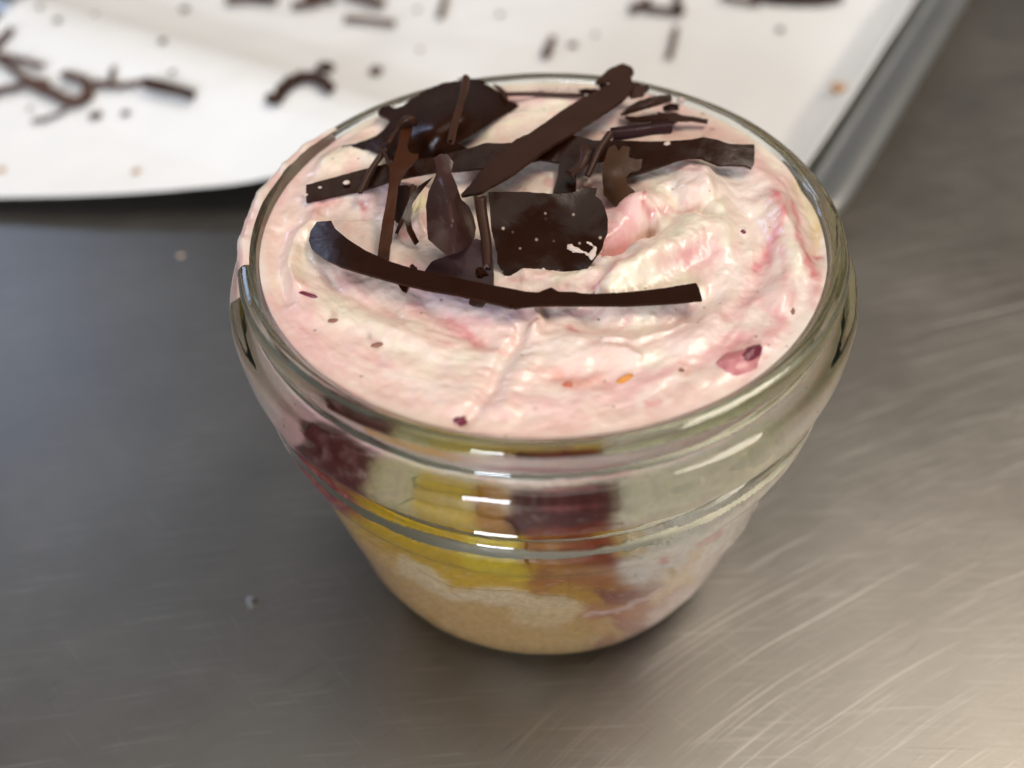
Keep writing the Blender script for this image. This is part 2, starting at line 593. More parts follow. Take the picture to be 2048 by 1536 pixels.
# (polyline in photo pixels, width px, height mm)
BUMPS = [
    ([(1380, 365), (1398, 382), (1388, 400)], 38, 2.0), ([(1400, 380), (1432, 420), (1452, 470), (1448, 505)], 28, 1.8),
    ([(1225, 600), (1290, 545), (1350, 500), (1385, 462)], 34, 2.3), ([(1240, 560), (1320, 535), (1400, 500), (1425, 470)], 24, 1.2),
    ([(1285, 425), (1330, 400), (1355, 395)], 26, 1.4), ([(1255, 430), (1280, 420)], 24, 1.5),
    ([(1205, 500), (1240, 490), (1275, 470), (1300, 455)], 14, -5.5), ([(1338, 398), (1362, 420), (1398, 428), (1428, 410)], 15, -1.5), ([(1330, 440), (1400, 436), (1430, 450)], 12, -.8),
    ([(1300, 480), (1350, 455)], 10, -.8),
    ([(1180, 650), (1270, 655), (1360, 635), (1420, 600)], 30, -1.5), ([(1130, 700), (1250, 715), (1400, 680), (1480, 620)], 34, .9),
    ([(1210, 690), (1280, 684), (1330, 672), (1365, 655)], 8, .7), ([(1215, 712), (1255, 712), (1272, 725)], 8, .6),
    ([(1545, 420), (1580, 480), (1590, 545), (1560, 600)], 30, 1.6), ([(1500, 340), (1545, 380), (1570, 440)], 22, 1.0),
    ([(1510, 440), (1530, 500), (1510, 570), (1460, 640)], 20, -.8),
    ([(1600, 520), (1635, 545), (1640, 590)], 20, .9), ([(1560, 660), (1480, 740), (1380, 790)], 26, .6),
    ([(630, 445), (590, 490), (575, 540), (590, 575)], 16, 1.6), ([(560, 470), (548, 530), (562, 590)], 24, -.9),
    ([(660, 335), (720, 310), (770, 325)], 30, 1.8), ([(640, 400), (690, 390), (740, 400)], 26, .9),
    ([(660, 560), (720, 600), (790, 620)], 22, -.9), ([(600, 600), (660, 640), (760, 660), (860, 700)], 30, .7),
    ([(1065, 625), (1080, 655), (1060, 672)], 13, 1.6), ([(1045, 665), (1010, 725), (965, 800), (930, 850)], 12, -1.1), ([(1075, 690), (1045, 750), (1010, 820)], 22, .7),
    ([(900, 600), (980, 620), (1040, 610)], 26, .8), ([(850, 620), (920, 660), (970, 690)], 20, -.6),
    ([(1000, 330), (960, 360), (900, 350)], 14, 1.2), ([(860, 360), (780, 350)], 16, -1.8), ([(1010, 350), (1060, 360), (1100, 350)], 30, .6),
    ([(990, 270), (1060, 225), (1150, 210)], 26, 1.1), ([(1030, 210), (1110, 205), (1180, 212)], 14, .6), ([(1300, 270), (1400, 260), (1480, 290)], 30, .4),
    ([(960, 240), (900, 280)], 20, -1.0), ([(690, 260), (740, 240), (770, 250)], 26, 1.3),
    ([(830, 430), (850, 400), (845, 460)], 14, 1.8), ([(1185, 560), (1150, 575), (1050, 565)], 16, .8),
    ([(700, 470), (760, 520), (850, 530)], 26, .5), ([(1610, 370), (1640, 430), (1650, 500)], 22, -3.2), ([(1590, 345), (1610, 380)], 16, -1.6),
    ([(1490, 700), (1450, 740)], 22, .5), ([(800, 740), (900, 790), (1000, 830)], 30, .4),
]
CRM = (.92, .81, .62); PALE = (.90, .74, .64); PINK = (.80, .40, .39); ROSE = (.70, .19, .21); RED = (.55, .06, .07); MAUVE_LIGHT = (.70, .50, .58); SALMON = (.84, .54, .46); TAN = (.66, .47, .22)  # the mauve is cool bluish light painted into the cream colour
# (polyline, width px, colour, strength)
STREAKS = [
    ([(560, 480), (600, 620), (700, 740), (860, 820), (1080, 850), (1300, 830), (1480, 740)], 44, SALMON, .75),
    ([(540, 420), (620, 310), (760, 220), (900, 170)], 26, PINK, .5), ([(1300, 200), (1450, 270), (1560, 380), (1620, 520)], 26, PINK, .45),
    ([(1000, 200), (1100, 205), (1180, 220)], 16, PINK, .8), ([(1010, 290), (1080, 300), (1130, 320)], 14, SALMON, .7),
    ([(1250, 260), (1330, 270), (1420, 280)], 26, SALMON, .75), ([(1220, 420), (1250, 440), (1260, 470), (1230, 480)], 30, PINK, .95),
    ([(1375, 330), (1390, 345), (1395, 360)], 13, ROSE, .85), ([(1285, 420), (1290, 440), (1310, 440), (1390, 425)], 6, RED, .75),
    ([(1215, 500), (1250, 500), (1290, 480)], 9, RED, .65), ([(1190, 590), (1230, 560), (1260, 545)], 8, ROSE, .85), ([(1260, 555), (1330, 540), (1390, 520), (1440, 515)], 9, RED, .55),
    ([(1390, 525), (1430, 510), (1470, 505)], 20, PINK, .8), ([(1545, 400), (1560, 460), (1530, 520), (1510, 540)], 15, ROSE, .85), ([(1580, 420), (1600, 500), (1630, 560)], 9, ROSE, .7),
    ([(1610, 530), (1640, 580), (1630, 610)], 16, RED, .55), ([(1490, 590), (1530, 560), (1570, 600)], 26, PINK, .55), ([(1100, 760), (1200, 770), (1330, 750), (1420, 715)], 22, PINK, .6),
    ([(1060, 745), (1100, 752), (1140, 770), (1210, 765)], 13, (.74, .30, .20), .6), ([(1200, 690), (1300, 690), (1390, 660)], 30, PINK, .4), ([(1440, 640), (1500, 600), (1560, 640)], 16, ROSE, .45),
    ([(1330, 640), (1380, 610)], 20, SALMON, .5), ([(900, 640), (950, 680), (965, 695)], 13, ROSE, .95), ([(830, 615), (880, 640), (920, 665)], 18, PINK, .8), ([(860, 590), (930, 610), (1010, 640)], 30, MAUVE_LIGHT, .75),  # mauve stroke: bluish light painted on the cream
    ([(720, 400), (780, 390), (770, 420)], 26, MAUVE_LIGHT, .6), ([(715, 410), (725, 430)], 7, RED, .7), ([(640, 405), (670, 410)], 16, ROSE, .5), ([(805, 480), (825, 490)], 12, ROSE, .6),  # first stroke, mauve, is painted cool light; the others are berry
    ([(600, 590), (580, 630), (620, 690), (660, 740)], 26, PINK, .4), ([(530, 600), (560, 660)], 18, PINK, .5), ([(690, 350), (710, 340)], 12, PINK, .7),
    ([(1360, 730), (1370, 745)], 9, (.70, .28, .14), .7), ([(1440, 700), (1520, 690), (1560, 660)], 22, ROSE, .5), ([(950, 800), (1080, 810), (1250, 800)], 20, PINK, .4),
    ([(1290, 810), (1320, 805)], 8, RED, .5), ([(1145, 668), (1155, 672)], 9, RED, .6), ([(1120, 700), (1060, 720)], 30, PALE, .6),
    # cream coloured folds
    ([(1235, 590), (1290, 540), (1350, 490), (1390, 450)], 28, CRM, .95), ([(1300, 480), (1360, 455), (1380, 470)], 26, CRM, .9), ([(1425, 420), (1450, 470), (1450, 500)], 22, CRM, .95), ([(1310, 390), (1350, 410)], 22, CRM, .8),
    ([(1440, 540), (1510, 470)], 26, PALE, .6), ([(1570, 470), (1590, 540), (1600, 560)], 16, CRM, .7), ([(1210, 600), (1300, 580), (1380, 560)], 16, CRM, .7),
    ([(590, 500), (600, 550), (630, 470)], 26, CRM, .7), ([(660, 330), (740, 305), (770, 330)], 24, CRM, .8), ([(700, 260), (770, 240)], 24, CRM, .8), ([(980, 280), (1050, 240), (1130, 225)], 20, CRM, .8),
    ([(680, 630), (740, 640), (800, 700), (850, 740)], 40, CRM, .5), ([(640, 480), (700, 500)], 30, CRM, .4), ([(980, 165), (1100, 165), (1180, 165)], 14, CRM, .85), ([(1400, 220), (1500, 280), (1560, 350)], 14, CRM, .6),
    ([(800, 500), (860, 510), (900, 540)], 24, PALE, .8), ([(830, 440), (848, 420)], 12, (.86, .76, .45), .9), ([(1120, 570), (1170, 560)], 16, CRM, .8),
    ([(1600, 365), (1630, 420), (1645, 480)], 24, TAN, .85), ([(1610, 400), (1625, 440)], 12, (.86, .74, .48), .8), ([(1630, 515), (1655, 505)], 6, RED, .7), ([(1655, 470), (1660, 540)], 10, PALE, .9),
    ([(755, 690), (740, 680)], 9, (.36, .14, .10), .5), ([(665, 640), (672, 640)], 8, (.36, .14, .10), .55), ([(1440, 370), (1480, 420), (1500, 470)], 30, PALE, .6),
]


def cream_height(P2):
    """height of the cream over the table at plan positions (x, y)"""
    P2 = np.asarray(P2)
    x, y = P2[..., 0], P2[..., 1]
    q = to_px(np.stack([x, y, np.full(x.shape, ZC)], -1))
    wx = q[..., 0] + 9 * fbm(q[..., 0] / 55, q[..., 1] / 55, 11, 3); wy = q[..., 1] + 7 * fbm(q[..., 0] / 55, q[..., 1] / 55, 23, 3)
    rad = np.hypot(x, y)
    h = .0008 * (1 - (rad / .0329) ** 2)
    for pts, w, a in BUMPS:
        d, t = poly_dist(wx, wy, pts)
        h = h + a * .00064 * np.exp(-(d / w) ** 2 * 1.1)
    ang = np.arctan2(y - .002, x - .004)
    h = h + .00032 * fbm(rad * 330 + ang * 1.6, ang * 2.2, 31, 3) + .00030 * fbm(x * 260, y * 260, 41, 4) + .00010 * fbm(x * 900, y * 900, 47, 3)
    edge = smooth(.0300, .0329, rad)
    return ZC + h * (1 - edge * .75) + edge * .0002


def cream_colour(x, y):
    q = to_px(np.stack([x, y, np.full(x.shape, ZC)], -1))
    n1 = fbm(q[..., 0] / 70, q[..., 1] / 50, 51, 4); n2 = fbm(q[..., 0] / 70, q[..., 1] / 50, 61, 4)
    wx = q[..., 0] + 16 * n1 + 4 * fbm(q[..., 0] / 12, q[..., 1] / 12, 3, 2); wy = q[..., 1] + 12 * n2 + 4 * fbm(q[..., 0] / 12, q[..., 1] / 12, 5, 2)
    rad = np.hypot(x, y); ang = np.arctan2(y - .002, x - .004)
    sw = fbm(rad * 420 + ang * 2, ang * 2.0 + rad * 40, 71, 4)
    k = smooth(-.35, .5, sw)[..., None]
    c = np.array(PALE) * (1 - k) + np.array((.86, .61, .52)) * k
    k2 = smooth(.12, .5, fbm(rad * 700 + ang * 3, ang * 3.0, 83, 3))[..., None] * .6
    c = c * (1 - k2) + np.array(PINK) * k2
    k3 = smooth(.15, .55, fbm(q[..., 0] / 90, q[..., 1] / 70, 97, 3))[..., None] * .5
    c = c * (1 - k3) + np.array(CRM) * k3
    for pts, w, col, s in STREAKS:
        d, t = poly_dist(wx, wy, pts)
        m = (np.exp(-(d / w) ** 2 * 1.3) * s * 1.18 * np.clip(.80 + .55 * fbm(q[..., 0] / 18, q[..., 1] / 14, 7, 3), 0, 1.15))[..., None]
        m = np.clip(m, 0, 1)
        c = c * (1 - m) + np.array(col) * m
    return c


NTH, NR = 560, 230
tt = np.arange(NTH) / NTH * 2 * math.pi
rads = np.linspace(.0003, .03262, NR)
RX = rads[:, None] * np.cos(tt); RY = rads[:, None] * np.sin(tt)
HZ = cream_height(np.stack([RX, RY], -1))
top = np.stack([RX, RY, HZ], -1)
ctop = cream_colour(RX, RY)

# layer boundaries on the glass, given by photo pixels
cake_px = [(695, 1042), (738, 1073), (796, 1101), (855, 1140), (913, 1171), (972, 1175), (1031, 1177), (1089, 1185), (1150, 1192), (1195, 1225), (1215, 1275)]
curd_px = [(640, 935), (720, 1000), (790, 985), (860, 962), (950, 958), (1050, 955), (1150, 952), (1250, 962), (1290, 1010), (1330, 1075), (1370, 1130), (1400, 1170)]


def boundary(pxs, left, right, amp, seed, freq):
    pts = sorted(wall(*q) for q in pxs)
    a = np.array([p[0] for p in pts]); z = np.array([p[1] for p in pts])
    a = np.concatenate([[a[0] - .9], a, [a[-1] + .8]]); z = np.concatenate([[left], z, [right]])
    g = np.concatenate([a - 2 * math.pi, a, a + 2 * math.pi]); gz = np.tile(z, 3)
    return lambda t: np.interp(t, g, gz) + amp * fbm(np.cos(t) * freq, np.sin(t) * freq, seed, 4)


z_cake = boundary(cake_px, .024, .013, .0009, 13, 9)
z_curd = boundary(curd_px, .036, .018, .0010, 17, 7)
NTW = 540
tw_ = np.arange(NTW) / NTW * 2 * math.pi - math.pi
ZB = .00345


def z1(t): return np.clip(z_cake(t), .0050, .030)
def z2(t): return np.clip(z_curd(t), z1(t) + .001, .047)


def strip(name, lo, hi, n, mat, colfn, cap_lo=False, cap_hi=False, proud=.00010):
    f = np.linspace(0, 1, n)[:, None]
    Zs = lo(tw_)[None] * (1 - f) + hi(tw_)[None] * f
    Rs = r_fill(Zs, tw_[None]) + proud - .0001
    Rs = Rs + .00008 * fbm(np.cos(tw_)[None] * 14 + Zs * 500, np.sin(tw_)[None] * 14, 19, 3)
    Ts = np.broadcast_to(tw_[None], Zs.shape)
    V = np.stack([Rs * np.cos(Ts), Rs * np.sin(Ts), Zs], -1).reshape(-1, 3)
    Cc = colfn(Ts, Zs).reshape(-1, 3)
    F = grid_faces(n, NTW, True).tolist()
    if cap_lo: F.append(tuple(range(NTW - 1, -1, -1)))
    if cap_hi: F.append(tuple((n - 1) * NTW + k for k in range(NTW)))
    return mesh_obj(name, V - DZ, F, mat, dessert, colours=Cc)


def uvn(T_, Z_, f, fz, seed, o=4):
    return fbm(np.cos(T_) * f + Z_ * fz, np.sin(T_) * f - Z_ * fz * .6, seed, o)


def mix3(c, col, k):
    return c * (1 - k[..., None]) + np.array(col) * k[..., None]


# smears of the layers as they lie against the glass: (polyline in photo pixels, width px, colour, strength)
WALL = [
    ([(660, 860), (900, 935), (1080, 945), (1300, 930), (1560, 820)], 34, (.88, .64, .60), .8), ([(470, 600), (520, 740), (600, 850)], 60, (.84, .58, .60), .8),
    ([(740, 858), (840, 892), (905, 908)], 20, (.74, .38, .10), .95), ([(900, 905), (980, 915)], 12, (.80, .46, .36), .7), ([(1380, 880), (1480, 830), (1560, 770)], 26, (.82, .52, .48), .6),
    ([(610, 860), (700, 930), (780, 990)], 46, (.76, .38, .42), .9), ([(650, 885), (705, 925), (752, 962)], 24, (.10, .004, .010), 1.1), ([(610, 920), (680, 985), (740, 1015)], 24, (.30, .04, .07), .9), ([(560, 880), (600, 930)], 24, (.62, .30, .36), .7),
    ([(790, 965), (870, 1000), (960, 1010)], 44, (.70, .54, .30), .95), ([(860, 985), (940, 1012), (1010, 1030)], 26, (.74, .44, .05), .95), ([(820, 1030), (950, 1055), (1040, 1060)], 16, (.72, .46, .06), .9),
    ([(970, 962), (1100, 962), (1250, 958)], 16, (.66, .30, .32), .9), ([(985, 1012), (1020, 1036)], 28, (.50, .18, .015), .95), ([(1030, 1020), (1110, 1024), (1185, 1012), (1238, 1004)], 26, (.09, .003, .006), 1.15), ([(1050, 1050), (1150, 1046), (1220, 1032)], 12, (.30, .03, .02), .9),
    ([(1090, 1000), (1180, 996)], 7, (.50, .12, .12), .5), ([(1270, 1010), (1390, 980), (1520, 905)], 46, (.80, .66, .48), .9), ([(1250, 1045), (1330, 1030), (1400, 1000)], 26, (.82, .58, .55), .8),
    ([(700, 1050), (820, 1092), (950, 1118), (1060, 1132)], 40, (.70, .41, .008), 1), ([(950, 1105), (1030, 1130), (1100, 1152)], 22, (.84, .58, .01), .9), ([(760, 1080), (850, 1115)], 20, (.60, .33, .01), .7),
    ([(1050, 1098), (1150, 1092), (1250, 1112)], 22, (.28, .022, .010), 1), ([(1090, 1150), (1180, 1146), (1255, 1165), (1290, 1195)], 40, (.44, .13, .012), 1), ([(1120, 1175), (1190, 1190)], 20, (.55, .27, .02), .8),
    ([(1210, 1192), (1270, 1188), (1310, 1176)], 16, (.24, .025, .02), .95), ([(1180, 1235), (1260, 1232), (1350, 1192)], 32, (.46, .12, .04), 1), ([(1200, 1280), (1290, 1250)], 16, (.40, .10, .06), .8), ([(1170, 1232), (1240, 1215), (1310, 1180)], 6, (.80, .52, .48), .8),
    ([(1275, 1125), (1350, 1105), (1430, 1060), (1520, 1005)], 46, (.88, .74, .66), 1), ([(1320, 1235), (1420, 1155), (1490, 1080)], 26, (.82, .56, .54), .95), ([(1430, 1150), (1500, 1060)], 8, (.66, .20, .22), .7), ([(1310, 1195), (1350, 1150), (1400, 1095)], 14, (.84, .56, .36), .8),
    ([(1318, 1108), (1322, 1116)], 7, (.66, .14, .16), .8), ([(1335, 1135), (1340, 1142)], 8, (.62, .36, .12), .8), ([(1400, 1075), (1425, 1065)], 9, (.74, .30, .26), .8),
    ([(690, 1070), (760, 1140), (860, 1200), (960, 1235), (1120, 1242)], 46, (.72, .44, .18), 1), ([(800, 1120), (900, 1182), (1000, 1192), (1120, 1205)], 16, (.86, .68, .46), .85), ([(1040, 1225), (1130, 1225)], 22, (.82, .60, .34), .8), ([(1130, 1262), (1220, 1252)], 18, (.70, .42, .13), .9),
    ([(780, 1180), (880, 1240)], 14, (.62, .34, .11), .6),
]


def wall_col(T_, Z_):
    """colour of the filling where it touches the glass"""
    r_ = r_in(Z_) + .0012
    P = np.stack([r_ * np.cos(T_), r_ * np.sin(T_), Z_], -1)
    q = to_px(P)
    x, y = q[..., 0], q[..., 1]
    wx = x + 22 * fbm(x / 80, y / 30, 101, 4); wy = y + 11 * fbm(x / 80, y / 30, 111, 4) + 4 * fbm(x / 14, y / 9, 121, 3)
    zc, zk = z1(T_), z2(T_)
    c = np.broadcast_to(np.array((.86, .64, .54)), T_.shape + (3,))
    c = mix3(c, (.88, .70, .50), smooth(0, .4, uvn(T_, Z_, 9, 150, 25)) * .7)
    c = mix3(c, (.68, .38, .01), smooth(.0006, -.0006, Z_ - zk))
    c = mix3(c, (.74, .46, .19), smooth(.0005, -.0005, Z_ - zc))
    front = np.sin(T_) < .1
    for pts, w, col, st in WALL:
        d, _ = poly_dist(wx, wy, pts)
        k = np.clip(np.exp(-(d / w) ** 4 * .9) * st * np.clip(1.0 + .35 * fbm(x / 40, y / 9, 131, 3), 0, 1.2), 0, 1) * front
        c = mix3(c, col, k)
    n = fbm(x / 30, y / 6, 141, 4)
    c = mix3(c, (.90, .76, .66), smooth(.28, .6, n) * .14)
    return np.clip(c * (1 + .14 * fbm(x / 7, y / 5, 151, 3))[..., None], 0, .95)


cake_col = curd_col = creamw_col = wall_col

# the cream: top surface and the skirt that meets the glass
skirt_n = 60
f = np.linspace(0, 1, skirt_n)[1:, None]
zt = np.interp(tt, tt, HZ[-1])
lo = z2(np.mod(tt + math.pi, 2 * math.pi) - math.pi)
Zs = zt[None] * (1 - f) + lo[None] * f
tts = np.broadcast_to(tt[None], Zs.shape)
Rs = r_fill(Zs, tts) + .00009 * fbm(np.cos(tts) * 14 + Zs * 500, np.sin(tts) * 14, 19, 3)
sk = np.stack([Rs * np.cos(tts), Rs * np.sin(tts), Zs], -1)
csk = creamw_col(np.mod(tts + math.pi, 2 * math.pi) - math.pi, Zs)
V = np.concatenate([top.reshape(-1, 3), sk.reshape(-1, 3)]); CC = np.concatenate([ctop.reshape(-1, 3), csk.reshape(-1, 3)])
F = grid_faces(NR + skirt_n - 1, NTH, True).tolist()
F.append(tuple(range(NTH - 1, -1, -1))); F.append(tuple((NR + skirt_n - 2) * NTH + k for k in range(NTH)))
cream = mesh_obj('cream_topping', V - DZ, F, M_CREAM, dessert, colours=CC)
cream['label'] = 'swirled pale pink cream with red berry streaks'

strip('cake_layer', lambda t: np.full(t.shape, ZB), z1, 50, M_CAKE, cake_col, True, True)['label'] = 'beige sponge cake at the bottom'
strip('curd_layer', lambda t: z1(t) - .0006, lambda t: z2(t) + .0004, 50, M_CURD, curd_col, True, True, .00007)['label'] = 'yellow fruit curd layer'


def inside(poly, x, y):
    r = np.zeros(x.shape, bool); n = len(poly)
    for i in range(n):
        (ax, ay), (bx, by) = poly[i], poly[(i + 1) % n]
        c = ((ay > y) != (by > y)) & (x < (bx - ax) * (y - ay) / (by - ay + 1e-12) + ax)
        r ^= c
    return r


def cdt_fill(poly, step):
    """2D polygon (n,2) -> points, triangles, boundary loop indices; poly must be counter-clockwise or clockwise, simple"""
    poly = np.asarray(poly)
    n = len(poly)
    lo_, hi_ = poly.min(0), poly.max(0)
    gx, gy = np.meshgrid(np.arange(lo_[0], hi_[0], step), np.arange(lo_[1], hi_[1], step * .87))
    gx = gx + (np.arange(gx.shape[0]) % 2)[:, None] * step * .5
    gx, gy = gx.ravel(), gy.ravel()
    d, _ = poly_dist(gx, gy, [tuple(p) for p in poly] + [tuple(poly[0])])
    k = inside(poly, gx, gy) & (d > step * .45)
    pts = [Vector(p) for p in poly] + [Vector((a, b)) for a, b in zip(gx[k], gy[k])]
    v, e, fcs, ov, oe, of = delaunay_2d_cdt(pts, [(i, (i + 1) % n) for i in range(n)], [], 1, 1e-7)
    v = np.array([tuple(q) for q in v]); tris = [tuple(q) for q in fcs]
    return v, tris


def boundary_edges(tris):
    cnt = {}
    for t in tris:
        for i in range(3):
            a, b = t[i], t[(i + 1) % 3]
            if (b, a) in cnt: del cnt[(b, a)]
            else: cnt[(a, b)] = 1
    return list(cnt)


def rough_outline(pts, step, jitter, seed, smooth_it=True, freq=2.2):
    c = catmull(pts, 6, True) if smooth_it else np.array(pts, float)
    seg = np.linalg.norm(np.roll(c, -1, 0) - c, axis=1); L = np.concatenate([[0], np.cumsum(seg)])
    n = max(8, int(L[-1] / step)); s = np.arange(n) / n * L[-1]
    cc = np.vstack([c, c[:1]])
    p = np.stack([np.interp(s, L, cc[:, 0]), np.interp(s, L, cc[:, 1])], -1)
    fq = step * freq
    j = np.stack([fbm(s / fq, s * 0 + seed, seed, 3), fbm(s / fq, s * 0 + seed + 5, seed + 3, 3)], -1)
    return p + j * jitter


def wall_patch(name, pxs, mat, c_in, c_out, label, proud=.00024, seed=1, fade=.0026):
    ol = rough_outline([(a * .030, b) for a, b in (wall(*q) for q in pxs)], .00035, .0013, seed, True, 11)
    v, tris = cdt_fill(ol, .0005)
    d, _ = poly_dist(v[:, 0], v[:, 1], [tuple(p) for p in ol] + [tuple(ol[0])])
    k = smooth(.0001, fade, d + .0012 * fbm(v[:, 0] * 260, v[:, 1] * 700, seed + 4, 4))
    a = v[:, 0] / .030
    r = r_fill(v[:, 1], a) + .00014 * smooth(0, .0006, d) - .00002
    front = np.stack([r * np.cos(a), r * np.sin(a), v[:, 1]], -1)
    back = np.stack([(r - .0014) * np.cos(a), (r - .0014) * np.sin(a), v[:, 1]], -1)
    be = boundary_edges(tris); n = len(v)
    F = [tuple(t) for t in tris] + [tuple(q + n for q in reversed(t)) for t in tris] + [(b, a_, a_ + n, b + n) for a_, b in be]
    c = wall_col(a, v[:, 1])
    o = mesh_obj(name, np.vstack([front, back]) - DZ, F, mat, dessert, colours=np.vstack([c, c]))
    o['label'] = label
    return o


DR = (.13, .005, .012); OR = (.40, .11, .03)
wall_patch('berry_compote', [(960, 1000), (1010, 975), (1080, 978), (1130, 962), (1180, 970), (1215, 985), (1262, 992), (1225, 1008), (1240, 1030), (1170, 1034), (1120, 1058), (1070, 1042), (1030, 1050), (1005, 1022)], M_BERRY, DR, (.46, .10, .03), 'dark red berry compote against the glass neck', seed=2, fade=.0012)
wall_patch('berry_compote', [(628, 880), (690, 895), (750, 940), (772, 985), (740, 1000), (690, 985), (650, 960), (622, 920)], M_BERRY, DR, (.58, .18, .19), 'dark berry smear at the side of the jar', seed=3, fade=.0014)
wall_patch('berry_compote', [(1035, 1092), (1100, 1075), (1180, 1080), (1255, 1095), (1285, 1125), (1265, 1145), (1330, 1180), (1270, 1195), (1225, 1205), (1190, 1180), (1150, 1172), (1110, 1140), (1060, 1125)], M_BERRY, (.22, .018, .003), (.56, .20, .01), 'orange red compote under the neck', seed=4, fade=.0020)
wall_patch('berry_compote', [(1165, 1225), (1215, 1205), (1300, 1195), (1345, 1205), (1300, 1245), (1240, 1272), (1190, 1285), (1185, 1255)], M_BERRY, (.32, .03, .006), (.60, .22, .04), 'red compote near the foot of the jar', seed=5, fade=.0018)
wall_patch('cream_patch', [(1262, 1095), (1330, 1072), (1420, 1040), (1525, 1005), (1510, 1045), (1460, 1110), (1400, 1165), (1330, 1185), (1275, 1155)], M_CREAM_WALL, (.88, .68, .56), (.86, .54, .44), 'pale pink cream pressed against the glass', seed=6)
wall_patch('cream_patch', [(1310, 1225), (1360, 1190), (1420, 1150), (1470, 1100), (1440, 1150), (1390, 1200), (1330, 1240)], M_CREAM_WALL, (.86, .58, .54), (.70, .28, .26), 'pink cream near the foot of the jar', seed=7)
wall_patch('cream_patch', [(1230, 985), (1320, 965), (1430, 930), (1530, 880), (1510, 930), (1420, 985), (1310, 1030), (1250, 1035)], M_CREAM_WALL, (.88, .74, .52), (.86, .64, .52), 'yellowish cream pressed against the neck', seed=8)


def lump(name, x, y, sx, sy, sz, mat, parent, rot=0, dz=0.0, seed=0, base=None, n=14):
    """a small uneven lump sitting at a pixel, sizes in mm"""
    p = px(x, y, ZC)
    z = float(cream_height(p[None, :2])[0]) if base is None else base
    p = px(x, y, z)
    us = np.linspace(0, math.pi, n); vs = np.arange(2 * n) / (2 * n) * 2 * math.pi
    U, W = np.meshgrid(us, vs, indexing='ij')
    q = 1 + .22 * fbm(np.cos(W) * np.sin(U) * 1.7 + seed, np.sin(W) * np.sin(U) * 1.7 + np.cos(U), seed + 2, 3)
    a, b, c = np.sin(U) * np.cos(W) * sx * q, np.sin(U) * np.sin(W) * sy * q, np.cos(U) * sz * q
    cr, sr = math.cos(rot), math.sin(rot)
    V = np.stack([a * cr - b * sr, a * sr + b * cr, c + dz], -1).reshape(-1, 3) * .001
    if parent is not None:
        off = p - np.array(parent.location)
        return mesh_obj(name, V + off, grid_faces(n, 2 * n, True), mat, parent)
    return mesh_obj(name, V + p, grid_faces(n, 2 * n, True), mat, None, centre=tuple(p))


b = lump('berry_piece', 1475, 722, 2.6, 1.6, .9, M_BITE, dessert, .5, -.5, 1); b['label'] = 'pink raspberry piece half sunk in the cream'
k = lump('berry_skin', 1500, 708, 1.9, .8, .75, M_DARKBERRY, dessert, .75, -.3, 2)
lump('berry_piece', 918, 842, .8, .6, .5, M_DARKBERRY, dessert, .3, -.2, 3)
lump('berry_piece', 1585, 622, .6, .3, .3, M_BROWN, dessert, 1.1, -.2, 5)
lump('fruit_bit', 1135, 770, .6, .5, .4, M_RED, dessert, 0, -.2, 6)
lump('fruit_bit', 1250, 757, 1.0, .4, .35, M_ORANGE, dessert, .5, -.12, 7)
lump('fruit_bit', 755, 688, .8, .35, .25, M_BROWN, dessert, .2, -.16, 8)
lump('fruit_bit', 668, 640, .7, .3, .2, M_BROWN, dessert, -.1, -.13, 9)
lump('fruit_bit', 1362, 740, .4, .3, .25, M_BROWN, dessert, .4, -.14, 10)
lump('berry_piece', 612, 587, 1.4, .3, .22, M_DARKBERRY, dessert, -.42, -.12, 11)
lump('fruit_bit', 1486, 464, .30, .28, .25, M_DARKBERRY, dessert, 0, 0, 12)

# cream that has run over the outside of the rim at the back left
path = catmull([(.0336, H + .0001), (.0342, H + .0002), (.0348, H - .0002), (.0353, H - .0010), (.0353, H - .0020), (.0349, H - .0030), (.0352, H - .0040), (.0362, H - .0046), (.0370, H - .0055), (.0372, H - .0075)], 3)
NA, NB = 90, len(path)
V = []; Cc = []
for i in range(NA):
    a = math.radians(140 + 50 * i / (NA - 1))
    env = min(1, 5 * i / NA, 5 * (1 - i / NA))
    reach = .25 + .70 * env * (.55 + .45 * float(fbm(np.array(i * .11), np.array(3.3), 2, 3)))
    for j in range(NB):
        g = j / (NB - 1)
        body = max(0.0, 1 - (g / reach) ** 3) * env
        n_ = float(fbm(np.array(i * .13 + 2 * g), np.array(g * 5.0 + .04 * i), 5, 4))
        th_ = body * (.00018 + .00045 * max(0, .2 + n_ + .5 * float(vnoise(i * .045, 8.5, 3)))) - .00012 * (1 - body)
        dr = path[min(j + 1, NB - 1)] - path[max(j - 1, 0)]
        nx = np.array([-dr[1], dr[0]]); nx /= np.linalg.norm(nx)
        q_ = path[j] + nx * th_
        V.append((q_[0] * math.cos(a), q_[0] * math.sin(a), q_[1]))
        k_ = min(1, max(0, .5 + n_))
        Cc.append(np.array((.92, .76, .64)) * k_ + np.array((.86, .52, .46)) * (1 - k_))
smear = mesh_obj('cream_smear', np.array(V) - DZ, grid_faces(NA, NB), M_CREAM, dessert, colours=np.array(Cc) * .95)
smear['label'] = 'cream smeared over the outside of the rim'

